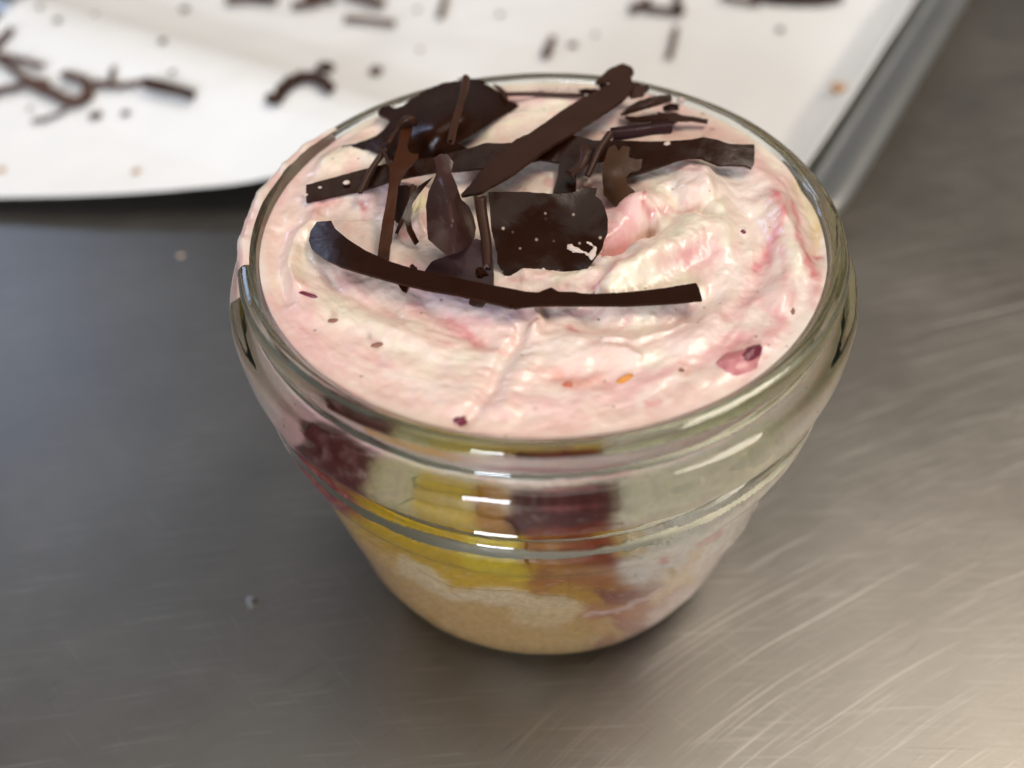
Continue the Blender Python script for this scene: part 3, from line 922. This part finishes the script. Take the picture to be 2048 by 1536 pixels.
# ------------------------------------------------------------------ chocolate shavings
class Heights:
    """smooth interpolation of heights (mm above the mean cream surface) given at pixels"""
    def __init__(self, ctrl):
        c = np.array(ctrl, float)
        self.p = c[:, :2] / 100; n = len(c)
        K = self.k(np.linalg.norm(self.p[:, None] - self.p[None], axis=-1)) + np.eye(n) * 1e-3
        P = np.hstack([np.ones((n, 1)), self.p])
        A = np.vstack([np.hstack([K, P]), np.hstack([P.T, np.zeros((3, 3))])])
        self.w = np.linalg.lstsq(A, np.concatenate([c[:, 2], [0, 0, 0]]), rcond=1e-4)[0]

    @staticmethod
    def k(r):
        return np.where(r > 0, r * r * np.log(r + 1e-9), 0)

    def __call__(self, x, y):
        q = np.stack([x, y], -1) / 100
        K = self.k(np.linalg.norm(q[:, None] - self.p[None], axis=-1))
        return K @ self.w[:-3] + self.w[-3] + q @ self.w[-2:]


def sheet(name, label, outline, ctrl, mat=None, thick=.28, cup=0.0, jit=1.0, smooth_it=False, parent=None, step=7, cat='chocolate shaving', group='chocolate shavings on the dessert', seed=None):
    """a thin flake: outline in photo pixels, heights at a few of them"""
    seed = seed if seed is not None else len(bpy.data.objects) % 97
    ol = rough_outline(outline, step * .6, jit, seed, smooth_it)
    v, tris = cdt_fill(ol, step)
    zz = Heights(ctrl)(v[:, 0], v[:, 1])
    if cup:
        d, _ = poly_dist(v[:, 0], v[:, 1], [tuple(p) for p in ol] + [tuple(ol[0])])
        zz = zz + cup * (1 - np.clip(d / max(d.max(), 1e-6), 0, 1)) ** 2
    zz = zz + .05 * fbm(v[:, 0] / 25, v[:, 1] / 25, seed + 1, 2)
    P = px(v[:, 0], v[:, 1], ZC + zz * .001)
    tr = np.array(tris)
    nrm = np.cross(P[tr[:, 1]] - P[tr[:, 0]], P[tr[:, 2]] - P[tr[:, 0]])
    vn = np.zeros_like(P)
    for k in range(3): np.add.at(vn, tr[:, k], nrm)
    vn /= np.linalg.norm(vn, axis=1, keepdims=True) + 1e-15
    toc = CAM - P
    if (np.sum(vn * toc, 1) < 0).mean() > .5:
        vn = -vn; tr = tr[:, ::-1]
    be = boundary_edges([tuple(t) for t in tr]); n = len(P)
    Q = P - vn * thick * .001
    # side faces get their own vertices so that the broken edge stays crisp
    bi = sorted({i for e in be for i in e}); mp = {v_: 2 * n + i for i, v_ in enumerate(bi)}; mb = len(bi)
    V = np.vstack([P, Q, P[bi], Q[bi]])
    F = [tuple(int(x) for x in t) for t in tr] + [tuple(int(x) + n for x in t[::-1]) for t in tr] + [(mp[b_], mp[a_], mp[a_] + mb, mp[b_] + mb) for a_, b_ in be]
    if parent is not None:
        return mesh_obj(name, V - np.array(parent.location), F, mat or M_CHOC, parent)
    c = P.mean(0)
    o = mesh_obj(name, V, F, mat or M_CHOC, None, centre=tuple(c))
    return tag(o, label, cat, group)


def scroll(name, label, a, b, r0_, r1_, turns=1.15, mat=None, thick=.35, bend=0.0, phase=0.0, parent=None, n=14, cat='chocolate shaving', group='chocolate shavings on the dessert', world_pts=None):
    """a rolled curl between two (pixel x, pixel y, mm above the cream) points, radii in mm"""
    if world_pts is None:
        p0, p1 = px(a[0], a[1], ZC + a[2] * .001), px(b[0], b[1], ZC + b[2] * .001)
    else:
        p0, p1 = (np.array(q) for q in world_pts)
    ax = p1 - p0; L = np.linalg.norm(ax); ax = ax / L
    s = np.cross(ax, [0, 0, 1.]); s /= np.linalg.norm(s); u_ = np.cross(s, ax)
    m = int(22 * max(turns, .5)) + 6
    seed = len(bpy.data.objects) % 89
    V = []
    for side in (0, 1):
        for i in range(n):
            f = i / (n - 1)
            c = p0 + ax * L * f + u_ * bend * .001 * math.sin(math.pi * f) + s * .15e-3 * math.sin(5 * f + seed)
            R_ = (r0_ * (1 - f) + r1_ * f) * (1 + .10 * float(vnoise(f * 4, seed * 1.0, 2)))
            for j in range(m):
                g = j / (m - 1)
                ang = phase + g * turns * 2 * math.pi
                r = R_ * (1 - .35 * g * max(0, turns - .6)) - side * min(thick, R_ * .45)
                jag = (.25 * float(vnoise(g * 6, seed + i * 0.0, 5))) * .001 * (1 if i == n - 1 else (-1 if i == 0 else 0))
                V.append(c + ax * jag + (s * math.cos(ang) + u_ * math.sin(ang)) * r * .001)
    V = np.array(V); F = grid_faces(n, m).tolist()
    nn = n * m
    F += [tuple(q + nn for q in reversed(f_)) for f_ in F]
    for i in range(n - 1):
        F.append((i * m, (i + 1) * m, (i + 1) * m + nn, i * m + nn)); e = m - 1
        F.append((i * m + e + nn, (i + 1) * m + e + nn, (i + 1) * m + e, i * m + e))
    for j in range(m - 1):
        F.append((j + nn, j + 1 + nn, j + 1, j)); k = (n - 1) * m
        F.append((k + j, k + j + 1, k + j + 1 + nn, k + j + nn))
    if parent is not None:
        return mesh_obj(name, V - np.array(parent.location), F, mat or M_CHOC, parent)
    o = mesh_obj(name, V, F, mat or M_CHOC, None, centre=tuple((p0 + p1) / 2))
    es = o.modifiers.new('edges', 'EDGE_SPLIT'); es.split_angle = math.radians(50)
    return tag(o, label, cat, group)


def R1_(pts): return [(560 + x / 4.096, 100 + y / 4.096) for x, y in pts]
def R2_(pts): return [(1000 + x / 3.657, 100 + y / 3.657) for x, y in pts]
def R3_(pts): return [(560 + x / 4.096, 330 + y / 4.096) for x, y in pts]
def R4_(pts): return [(900 + x / 3.413, 350 + y / 3.413) for x, y in pts]


# big domed shard at the back
sheet('chocolate_shard', 'large domed dark chocolate shard lying towards the back rim', R1_([
    (800, 520), (830, 465), (890, 452), (945, 478), (1000, 462), (1080, 400), (1200, 320), (1340, 268), (1480, 248), (1600, 252), (1720, 290), (1800, 345), (1860, 412), (1920, 425), (1960, 458), (1900, 492),
    (1780, 565), (1680, 630), (1570, 700), (1460, 762), (1560, 820), (1500, 880), (1250, 930), (1020, 930), (880, 880), (770, 832), (700, 803), (620, 795), (540, 825), (445, 868), (515, 785), (610, 768), (700, 740), (790, 700), (862, 640), (898, 590), (876, 552)]),
    [(756, 225, 2.0), (680, 305, 1.0), (780, 300, 2.3), (860, 190, 3.2), (925, 165, 3.4), (1000, 205, 1.6), (1035, 212, .9), (930, 225, 5.0), (870, 260, 4.6), (960, 270, 2.0), (900, 310, 1.6), (820, 310, 2.0)], thick=.36)
# long strip
sheet('chocolate_strip', 'long flat dark chocolate strip with ragged branch lying across the middle', R1_([(212, 1105), (480, 1032), (700, 972), (860, 932), (1060, 902), (1250, 880), (1380, 846), (1560, 800), (1690, 758), (1780, 765), (1920, 758), (2048, 762)]) + R2_([
    (150, 672), (300, 660), (420, 648), (530, 622), (620, 640), (680, 660), (870, 660), (1100, 668), (1250, 664), (1380, 655), (1440, 645), (1490, 635), (1590, 655), (1680, 686), (1780, 690), (1862, 690), (1860, 830), (1840, 866), (1795, 842), (1690, 838), (1600, 840), (1540, 815), (1470, 788), (1380, 785), (1290, 805), (1180, 845), (1080, 880), (920, 925),
    (900, 860), (800, 800), (650, 820), (560, 900), (555, 1040), (470, 1050), (385, 1042), (420, 930), (432, 820), (300, 800), (200, 822), (60, 870)]) + R1_([(2048, 905), (1850, 945), (1700, 962), (1450, 990), (1240, 1002), (1060, 1035), (900, 1072), (780, 1115), (650, 1152), (420, 1200), (215, 1247)]),
    [(614, 385, 1.5), (700, 362, 1.9), (800, 340, 2.4), (900, 325, 3.2), (1000, 315, 3.6), (1100, 300, 3.3), (1200, 305, 2.9), (1300, 300, 2.9), (1400, 290, 3.4), (1500, 300, 2.6), (1120, 380, 1.2), (1260, 345, 2.4)], thick=.36, jit=.7)
# diagonal strip
sheet('chocolate_strip', 'wide diagonal chocolate strip with frayed end leaning on the back rim', [(1214, 140), (1230, 131), (1246, 127), (1262, 132), (1269, 143), (1262, 152), (1266, 171), (1258, 186), (1250, 196), (1219, 217), (1186, 240), (1153, 261), (1115, 283), (1082, 305), (1040, 336), (1000, 362), (960, 384), (921, 391), (950, 356), (975, 325), (1000, 308), (1031, 279), (1063, 264), (1090, 245), (1120, 223), (1164, 196),
      (1191, 182), (1214, 170), (1224, 160), (1205, 162), (1190, 164), (1200, 154)],
      [(925, 388, 3.6), (1000, 330, 4.4), (1080, 280, 5.0), (1150, 235, 4.4), (1220, 185, 3.4), (1245, 135, 3.0)], M_CHOC_MATTE, thick=.4, cup=.0, jit=1.4)
# long curved strip in front
sheet('chocolate_strip', 'long smooth curved chocolate strip bridging the front of the dessert', R3_([(300, 465), (420, 455), (450, 520), (560, 610), (700, 700), (900, 790), (1100, 850), (1400, 915), (1700, 975), (2040, 1040)]) + R4_([(60, 725), (200, 760), (420, 790), (600, 800), (640, 785), (690, 765), (740, 795), (860, 798), (900, 808), (1000, 810), (1200, 800), (1350, 785), (1500, 765), (1680, 735), (1700, 770), (1722, 850), (1500, 872), (1200, 887), (900, 886), (600, 886), (500, 895), (440, 907), (395, 880), (200, 850), (30, 812)]) +
      R3_([(1900, 1165), (1850, 1122), (1500, 1070), (1200, 1020), (950, 960), (700, 890), (500, 830), (350, 760), (260, 690), (235, 620), (250, 540)]),
      [(630, 450, 1.7), (625, 480, 1.5), (660, 500, 2.2), (740, 535, 2.6), (850, 565, 2.8), (950, 585, 2.8), (1050, 595, 2.7), (1150, 596, 2.4), (1280, 590, 1.9), (1400, 575, 1.6), (1400, 600, 1.6)], thick=.30, cup=.0, jit=.35)
# big square flake
flake = sheet('chocolate_flake', 'broad square dark chocolate flake dotted with specks standing in the cream', R4_([(262, 116), (380, 114), (500, 114), (620, 122), (740, 130), (840, 120), (890, 100), (930, 80), (1005, 90), (992, 140), (1030, 170), (1055, 215), (1078, 300), (1076, 390), (1052, 440), (1040, 500), (1000, 560), (960, 612), (900, 700), (700, 735), (500, 735), (380, 700), (325, 600), (322, 540), (300, 450), (280, 360), (272, 240)]),
      [(980, 385, 6.4), (1080, 385, 6.6), (1180, 380, 6.0), (1000, 450, 4.9), (1090, 450, 4.2), (1200, 440, 4.6), (1000, 520, 2.0), (1090, 520, 1.6), (1170, 530, 1.6), (1010, 560, .6), (1090, 565, .3), (1160, 555, .5), (1215, 460, 4.3)], M_CHOC_DUST, thick=.34, jit=.9)
for nm, ol, h in (('cream_smudge', [(780, 475), (830, 470), (910, 520), (960, 505), (915, 455), (1000, 455), (1040, 440), (1035, 500), (1015, 570), (965, 605), (930, 580), (920, 550), (850, 525), (800, 505)], None),
                  ('cream_smudge', [(470, 680), (540, 645), (640, 640), (700, 690), (800, 705), (880, 690), (960, 620), (1000, 640), (930, 740), (900, 800), (720, 800), (600, 790), (480, 770), (420, 740)], None)):
    s_ = sheet(nm, None, R4_(ol), [(980, 385, 6.6), (1080, 385, 6.8), (1180, 380, 6.2), (1000, 450, 5.1), (1090, 450, 4.45), (1200, 440, 4.8), (1000, 520, 2.25), (1090, 520, 1.9), (1170, 530, 1.9), (1010, 560, .9), (1090, 565, .7), (1160, 555, .9)], M_FLECK, thick=.45, cup=-.35, jit=7.0, parent=flake, step=4)
    s_['label'] = 'cream smudge on the flake'
scroll('rolled_edge', None, (963, 395, 6.4), (975, 540, 1.6), .75, .55, .9, M_CHOC_MATTE, parent=flake)['label'] = 'rolled brown edge of the flake'
# conical shard
sheet('chocolate_curl', 'rounded cone shaped chocolate curl beside the square flake', R1_([(1258, 885), (1310, 850), (1372, 855), (1422, 920), (1400, 1000), (1440, 1090), (1490, 1230)]) + R3_([(1545, 330), (1590, 430), (1605, 520), (1595, 600), (1560, 655), (1480, 712), (1375, 742), (1300, 690), (1212, 605), (1202, 500), (1198, 400), (1195, 330), (1215, 220), (1260, 120), (1290, 50)]),
      [(885, 315, 9.0), (880, 345, 8.0), (865, 400, 6.2), (930, 400, 5.8), (900, 400, 8.4), (860, 460, 3.6), (905, 450, 7.4), (945, 450, 4.4), (895, 505, 3.2), (870, 490, 2.6), (935, 495, 3.4)], mat_chocolate('satin_chocolate', (.055, .024, .019), .28), thick=.5)
sheet('chocolate_curl', 'thin crescent chocolate blade curving beside the cone shaped curl', R3_([(1255, 95), (1180, 190), (1130, 250), (1085, 320), (1070, 420), (1085, 520), (1140, 630), (1112, 655), (1050, 545), (1030, 460), (1000, 430), (1040, 330), (1075, 240), (1140, 170)]) ,
      [(860, 360, 5.4), (825, 400, 4.4), (820, 450, 3.0), (835, 485, 1.4)], thick=.4, jit=.6)
sheet('chocolate_flake', 'dark chocolate flake lying flat under the cone shaped curl', R3_([(1380, 742), (1500, 690), (1600, 600), (1700, 640), (1745, 780), (1752, 900), (1752, 1000), (1690, 1000), (1600, 960), (1500, 940), (1400, 915), (1180, 880), (1240, 790)]),
      [(860, 540, 1.2), (900, 515, 2.4), (950, 480, 3.6), (980, 520, 2.2), (985, 570, 1.2), (930, 560, 1.4)], mat_chocolate('bloomed_chocolate', (.040, .017, .017), .3), thick=.4)
scroll('chocolate_curl', 'short shiny chocolate roll standing behind the long curved strip', (950, 515, 1.0), (965, 560, 1.2), .9, .8, 1.2, M_CHOC, phase=.6)
# twig with hammer head
sheet('chocolate_twig', 'upright forked chocolate twig with a hooked side spur', R1_([(995, 640), (1085, 615), (1070, 700), (1040, 785), (1060, 838), (1100, 852), (1135, 850), (1130, 890), (1060, 952), (1000, 1030), (972, 1100), (955, 1250), (930, 1430), (918, 1536)]) + R3_([(905, 640), (890, 770), (840, 760), (798, 745), (815, 620), (840, 450), (870, 300), (900, 90), (893, 10)]) + R1_([(920, 930), (960, 800), (975, 720)]),
      [(812, 252, 5.6), (800, 300, 5.6), (795, 340, 5.2), (785, 400, 4.0), (775, 450, 3.0), (766, 510, 2.0), (832, 312, 5.4)], mat_chocolate('warm_chocolate', (.060, .018, .006), .36), thick=.34, jit=.5, step=5)
sheet('chocolate_curl', 'small matte chocolate hook resting on the tip of the forked twig', R1_([(860, 765), (900, 700), (945, 640), (965, 580), (1010, 540), (1060, 524), (1110, 540), (1132, 580), (1115, 632), (1075, 622), (1000, 636), (965, 690), (945, 740), (905, 785)]),
      [(775, 285, 4.4), (790, 260, 5.6), (810, 238, 7.0), (830, 245, 6.4)], M_CHOC_MATTE, thick=.5, cup=-.5, jit=.5, step=5)
scroll('chocolate_twig', 'thin rolled chocolate twig leaning from the long strip to the cream', (718, 384, 2.4), (768, 302, 3.8), .35, .45, 1.1, M_CHOC_MATTE)
scroll('chocolate_twig', 'very fine chocolate splinter beside the forked twig', (758, 294, 4.0), (783, 332, 4.4), .28, .22, 1.0, M_CHOC_MATTE)
scroll('chocolate_stick', 'straight rolled chocolate stick propped on the domed shard', (903, 284, 5.0), (931, 156, 5.2), .52, .5, 1.0, mat_chocolate('brown_chocolate', (.065, .024, .011), .4), thick=.3)
scroll('chocolate_twig', 'slim chocolate sliver leaning on the crescent blade', (795, 468, 1.4), (829, 372, 4.6), .22, .42, 1.0, M_CHOC_MATTE)
sheet('chocolate_flake', 'small dark chocolate chip tucked behind the forked twig', R3_([(960, 170), (1040, 160), (1075, 215), (1050, 320), (1010, 420), (960, 480), (930, 440), (945, 330)]), [(800, 375, 3.4), (815, 400, 3.4), (795, 440, 1.4)], thick=.5)
# right hand group
scroll('chocolate_roll', 'glossy rolled chocolate tube with square ends behind the long strip', (1224, 268, 3.6), (1341, 256, 3.6), .85, .85, 1.3, mat_chocolate('glossy_chocolate', (.040, .016, .016), .24), thick=.35, phase=2.2)
scroll('chocolate_twig', 'narrow chocolate roll leaning over the long strip next to the notched flake', (1172, 352, 2.6), (1219, 268, 4.8), .42, .55, 1.1, M_CHOC_MATTE)
sheet('chocolate_flake', 'notched brown chocolate flake hanging over the long strip', R2_([(770, 790), (790, 720), (840, 690), (868, 738), (900, 700), (950, 712), (942, 785), (1000, 800), (1042, 798), (1030, 868), (960, 890), (922, 930), (932, 990), (985, 1028), (982, 1078), (962, 1115), (900, 1130), (870, 1157), (800, 1100), (762, 1060), (750, 950), (745, 860)]),
      [(1225, 295, 4.8), (1260, 300, 4.6), (1225, 345, 4.2), (1280, 325, 3.8), (1215, 390, 2.2), (1262, 400, 1.6), (1240, 410, 1.3)], mat_chocolate('light_brown_chocolate', (.060, .025, .010), .5), thick=.45, jit=1.0, step=5)
sheet('chocolate_flake', 'small waisted chocolate chip standing on the branch of the long strip', R2_([(590, 680), (640, 688), (668, 730), (650, 800), (605, 880), (525, 942), (472, 880), (545, 840), (565, 790), (570, 730)]), [(1168, 290, 5.0), (1160, 320, 4.4), (1140, 350, 3.4)], M_CHOC_MATTE, thick=.45, cup=-.3, step=5)
sheet('chocolate_flake', 'curved olive brown chocolate flake to the right of the diagonal strip', R2_([(880, 470), (930, 420), (1000, 375), (1100, 345), (1180, 330), (1250, 325), (1262, 360), (1250, 382), (1180, 400), (1080, 430), (980, 462), (910, 480)]), [(1245, 226, 2.2), (1300, 205, 4.0), (1342, 196, 3.2)], M_CHOC_MATTE, thick=.5, cup=-.9, step=5)
sheet('chocolate_splinter', 'long pointed chocolate splinter lying between the tube and the curved flake', R2_([(915, 480), (1000, 488), (1140, 470), (1180, 470), (1150, 448), (1200, 462), (1280, 455), (1330, 475), (1420, 488), (1525, 508), (1520, 522), (1420, 505), (1310, 505), (1270, 530), (1220, 505), (1050, 510), (950, 505)]), [(1255, 232, 1.8), (1330, 232, 2.0), (1415, 240, 1.4)], M_CHOC_MATTE, thick=.4, jit=.8, step=4)
sheet('chocolate_flake', 'ragged dark chip poking out under the frayed strip end', R2_([(930, 300), (960, 240), (1010, 240), (1040, 262), (1085, 248), (1085, 290), (1060, 305), (1050, 330), (1000, 345), (950, 350)]), [(1260, 180, 2.6), (1290, 175, 3.0), (1265, 195, 2.0)], M_CHOC_MATTE, thick=.5, jit=1.4, step=4)
sheet('chocolate_flake', 'dark little chip under the right end of the curved flake', R2_([(1190, 410), (1250, 385), (1300, 400), (1310, 420), (1250, 432), (1200, 430)]), [(1330, 212, 1.2), (1355, 214, 1.0), (1340, 205, 1.3)], M_CHOC, thick=.5, step=4)
lump('cream_dab', 1361, 207, .55, .4, .4, M_FLECK, dessert, 0, .5, 21)
scroll('chocolate_stick', 'thin straight chocolate stick smeared with cream near the back rim', (1012, 189, 1.4), (1168, 190, 1.6), .34, .30, 1.0, M_CHOC_MATTE)
for k_, (x_, y_, s_) in enumerate(((1085, 192, .55), (1105, 191, .7), (1128, 193, .6), (1146, 190, .7))):
    lump('cream_dab', x_, y_, s_, .3, .3, M_FLECK, dessert, .1, 1.0, 30 + k_)
sheet('chocolate_chip', 'tiny dark chip at the left of the frayed strip end', R2_([(570, 290), (620, 282), (715, 285), (700, 312), (640, 320), (585, 312)]), [(1160, 180, 1.4), (1195, 180, 1.8), (1175, 185, 1.4)], M_CHOC, step=4)
sheet('chocolate_chip', 'tiny dark chip half hidden behind the frayed strip end', R2_([(715, 250), (760, 235), (800, 255), (780, 285), (730, 282)]), [(1200, 168, 1.8), (1215, 170, 2.0), (1205, 176, 1.6)], M_CHOC, step=4)
sheet('chocolate_chip', 'thin dark chip behind the straight rolled stick', R1_([(1450, 232), (1520, 225), (1620, 238), (1695, 262), (1660, 274), (1560, 255)]), [(920, 157, 2.0), (950, 158, 2.2), (970, 166, 2.0)], M_CHOC, step=4)
sheet('chocolate_chip', 'narrow sliver at the right end of the domed shard', R1_([(1745, 275), (1790, 290), (1860, 345), (1870, 400), (1840, 395), (1800, 335)]), [(990, 170, 1.6), (1012, 190, 1.8), (1000, 180, 1.8)], M_CHOC_MATTE, thick=.35, step=4)
sheet('chocolate_chip', 'small reddish chip poking out below the long curved strip', R3_([(945, 955), (1050, 985), (1032, 1042), (1000, 1030)]), [(795, 565, 1.2), (815, 572, 1.2), (810, 583, .9)], M_CHOC, step=4)
sheet('chocolate_chip', 'square chip sunk in the cream under the long curved strip', R3_([(1555, 1075), (1700, 1100), (1672, 1140), (1650, 1192), (1600, 1165), (1545, 1140)]), [(942, 595, 1.6), (970, 600, 1.6), (960, 618, .9)], M_CHOC_MATTE, step=4)
sheet('chocolate_chip', 'tiny chip on the top edge of the long curved strip', R3_([(1060, 830), (1080, 808), (1120, 835), (1115, 858), (1080, 850)]), [(820, 530, 2.9), (832, 536, 2.9), (825, 540, 2.8)], M_CHOC, step=3)
# drops of cream stuck on the long strip
STRIP = None
for k_, (x_, y_, s_, z_) in enumerate(((693, 365, .45, 2.1), (640, 375, .25, 1.8), (1335, 288, .5, 3.1), (1174, 365, .7, 1.5), (612, 390, .3, 1.3))):
    lump('cream_dab', x_, y_, s_, s_ * .7, s_ * .6, M_FLECK, dessert, .2, 0, 40 + k_, base=ZC + z_ * .001)

# ------------------------------------------------------------------ bits on the paper and on the table
def on_paper(x, y):
    p = px(x, y, .004)
    for _ in range(6):
        p = px(x, y, float(paper_z(p[0], p[1])) + .0004)
    return p


M_CHOC_MATTE = mat_chocolate('pale_matte_chocolate', (.11, .055, .038), .55)
M_CHOC = mat_chocolate('brown_matte_chocolate', (.055, .024, .015), .5)

PG = 'chocolate bits on the baking paper'


def paper_scroll(label, a, b, r, turns=1.2, mat=None, name='chocolate_curl', bend=0.0):
    p, q = on_paper(*a), on_paper(*b)
    p[2] += r * .001; q[2] += r * .001
    return scroll(name, label, None, None, r, r * .85, turns, mat or M_CHOC_MATTE, world_pts=(p, q), group=PG, bend=bend, n=8)


def paper_arc(label, pts, w=1.0, mat=None, h=.8):
    """a curved ribbon of chocolate lying on its edge"""
    W = [on_paper(*q) for q in pts]
    c = catmull(W, 6)
    V = []
    tan = np.gradient(c, axis=0); tan[:, 2] = 0; tan /= np.linalg.norm(tan, axis=1, keepdims=True)
    nr = np.stack([-tan[:, 1], tan[:, 0], np.zeros(len(c))], -1)
    for i in range(len(c)):
        lift = np.array([0, 0, .0003 + .0004 * math.sin(i * .7) ** 2])
        for s_, z_ in ((-1, 0), (1, .3), (1, .3 + h), (-1, h)):
            V.append(c[i] + nr[i] * s_ * w * .0005 + lift + np.array([0, 0, z_ * .001]))
    F = grid_faces(len(c), 4, True).tolist() + [(3, 2, 1, 0), tuple((len(c) - 1) * 4 + k for k in range(4))]
    o = mesh_obj('chocolate_curl', V, F, mat or M_CHOC_MATTE, None, smooth_shade=False, centre=tuple(c.mean(0)))
    return tag(o, label, 'chocolate shaving', PG)


def paper_crumb(x, y, s, mat, label, name='chocolate_crumb', cat='crumb', flat=.5, group=PG, rot=0.0, asp=.7):
    p = on_paper(x, y)
    o = lump(name, x, y, s, s * asp, s * flat, mat, None, rot, s * flat * .6, int(x) % 50, base=float(p[2]), n=8)
    return tag(o, label, cat, group)


paper_scroll('thick dark chocolate roll on the paper beyond the curled loop', (298, 178), (388, 202), 1.5, 1.3, M_CHOC)
paper_arc('looped brown chocolate curl on the baking paper', [(52, 172), (105, 195), (150, 214), (178, 200), (172, 172), (130, 158)], 2.2, None, 1.2)
paper_arc('long thin brown sliver ending at the looped curl', [(-20, 112), (20, 140), (55, 165), (100, 176)], 1.4, None, .8)
paper_arc('pale thin sliver beside the looped curl', [(0, 120), (45, 128), (90, 142)], 1.0)
paper_arc('short stick at the edge of the paper group', [(-8, 104), (8, 84), (28, 66)], 1.6)
paper_arc('curved sliver lying in front of the long thin sliver', [(-30, 195), (10, 188), (50, 178)], 1.8)
paper_arc('thin sliver between the looped curl and the thick roll', [(188, 172), (225, 180), (262, 178), (290, 172)], 1.2)
paper_scroll('small upright sliver between loop and thick roll', (224, 170), (228, 140), .7, 1.0)
paper_arc('faint sliver curving before the looped curl', [(66, 248), (100, 242), (135, 224)], .9, None, .3)
paper_crumb(192, 234, 1.5, M_CHOC_MATTE, 'round chocolate crumb in front of the looped curl')
paper_crumb(252, 228, 1.0, M_CHOC_MATTE, 'tiny chocolate crumb lying alone on the white baking paper', asp=.9)
paper_arc('arched dark chocolate curl lying near the jar on the paper', [(560, 200), (580, 178), (610, 166), (640, 170), (665, 190)], 2.0, M_CHOC, 1.6)
paper_crumb(549, 203, 2.3, M_CHOC, 'dark chocolate lump at the foot of the arched curl', rot=-.7)
paper_crumb(651, 140, 2.4, M_CHOC, 'dark round chocolate lump above the arched curl')
paper_crumb(752, 145, 1.6, M_CHOC_MATTE, 'pale brown crumb on the paper behind the jar', asp=1.3)
paper_scroll('pale chocolate roll on the paper behind the jar', (690, 44), (790, 54), 1.0, 1.0)
for k_, (x_, y_, r_) in enumerate(((480, 4, 2.2), (525, 10, 2.6), (612, 14, 2.2), (640, 8, 2.6))):
    paper_scroll('dark chocolate curl in the heap at the far side of the paper', (x_ - 26, y_ + (-1) ** k_ * 6), (x_ + 30, y_), r_ * .6, 1.2, M_CHOC if k_ % 2 else None)
paper_scroll('long chocolate roll sloping out of the far heap', (690, -4), (768, 18), 1.5, 1.2)
for x_, y_, s_ in ((370, 20, 1.6), (115, 42, 1.2), (325, 84, 1.3), (345, 145, .9), (80, 15, 1.0), (60, 218, .8), (840, 100, .8), (835, 20, .9), (1190, 70, .8), (1000, 30, 1.0), (1560, 60, 1.3), (190, 30, .8)):
    paper_crumb(x_, y_, s_ * .8, M_CHOC_MATTE, 'tiny chocolate crumb lying alone on the white baking paper', asp=.9)
paper_scroll('short upright chocolate roll behind the back rim of the jar', (1092, 118), (1104, 88), 1.3, 1.1)
paper_crumb(1145, 92, 1.3, M_CHOC_MATTE, 'brown flat crumb beside the short upright roll', asp=.6)
paper_scroll('thin brown stick standing out from the far heap', (882, 40), (890, 0), 1.0, 1.1)
paper_scroll('dark chocolate curl among the bits behind the frayed strip', (1262, 28), (1296, 10), 1.3, 1.2)
paper_scroll('second dark curl among the bits behind the frayed strip', (1290, 22), (1350, 32), 1.1, 1.1)
paper_scroll('upright brown roll next to the curls behind the frayed strip', (1358, 34), (1352, 4), 1.3, 1.1)
paper_arc('long brown sliver running back across the paper', [(1338, 120), (1346, 90), (1352, 60)], 1.5, None, .4)
paper_arc('broad dark chocolate curl at the far right of the paper', [(1500, 0), (1560, 6), (1620, 8), (1680, 2)], 3.0, M_CHOC, 1.4)
paper_arc('thin sliver before the broad far right curl', [(1440, 0), (1480, 8), (1520, 14)], 1.4)
CG = 'cake crumbs on the baking paper'
paper_crumb(1676, 180, 1.9, M_CRUMB, 'orange brown cake crumb close to the tray wall', 'cake_crumb', 'crumb', group=CG)
paper_crumb(272, 344, .9, M_CRUMB, 'golden cake crumb near the front edge of the paper', 'cake_crumb', 'crumb', group=CG)
paper_crumb(4, 342, 1.0, M_CRUMB, 'reddish cake crumb near the front edge of the paper', 'cake_crumb', 'crumb', group=CG)
p_ = px(502, 1203, 0)
d_ = lump('water_drop', 502, 1203, .9, .8, .35, M_WATER, None, 0, .2, 3, base=0.0, n=10)
tag(d_, 'tiny clear water drop on the steel table', 'water drop')
p_ = px(362, 512, 0)
d_ = lump('cream_drop', 362, 512, .7, .6, .2, M_FLECK, None, 0, .12, 4, base=0.0, n=8)
tag(d_, 'small dried cream spot on the steel table', 'cream drop')
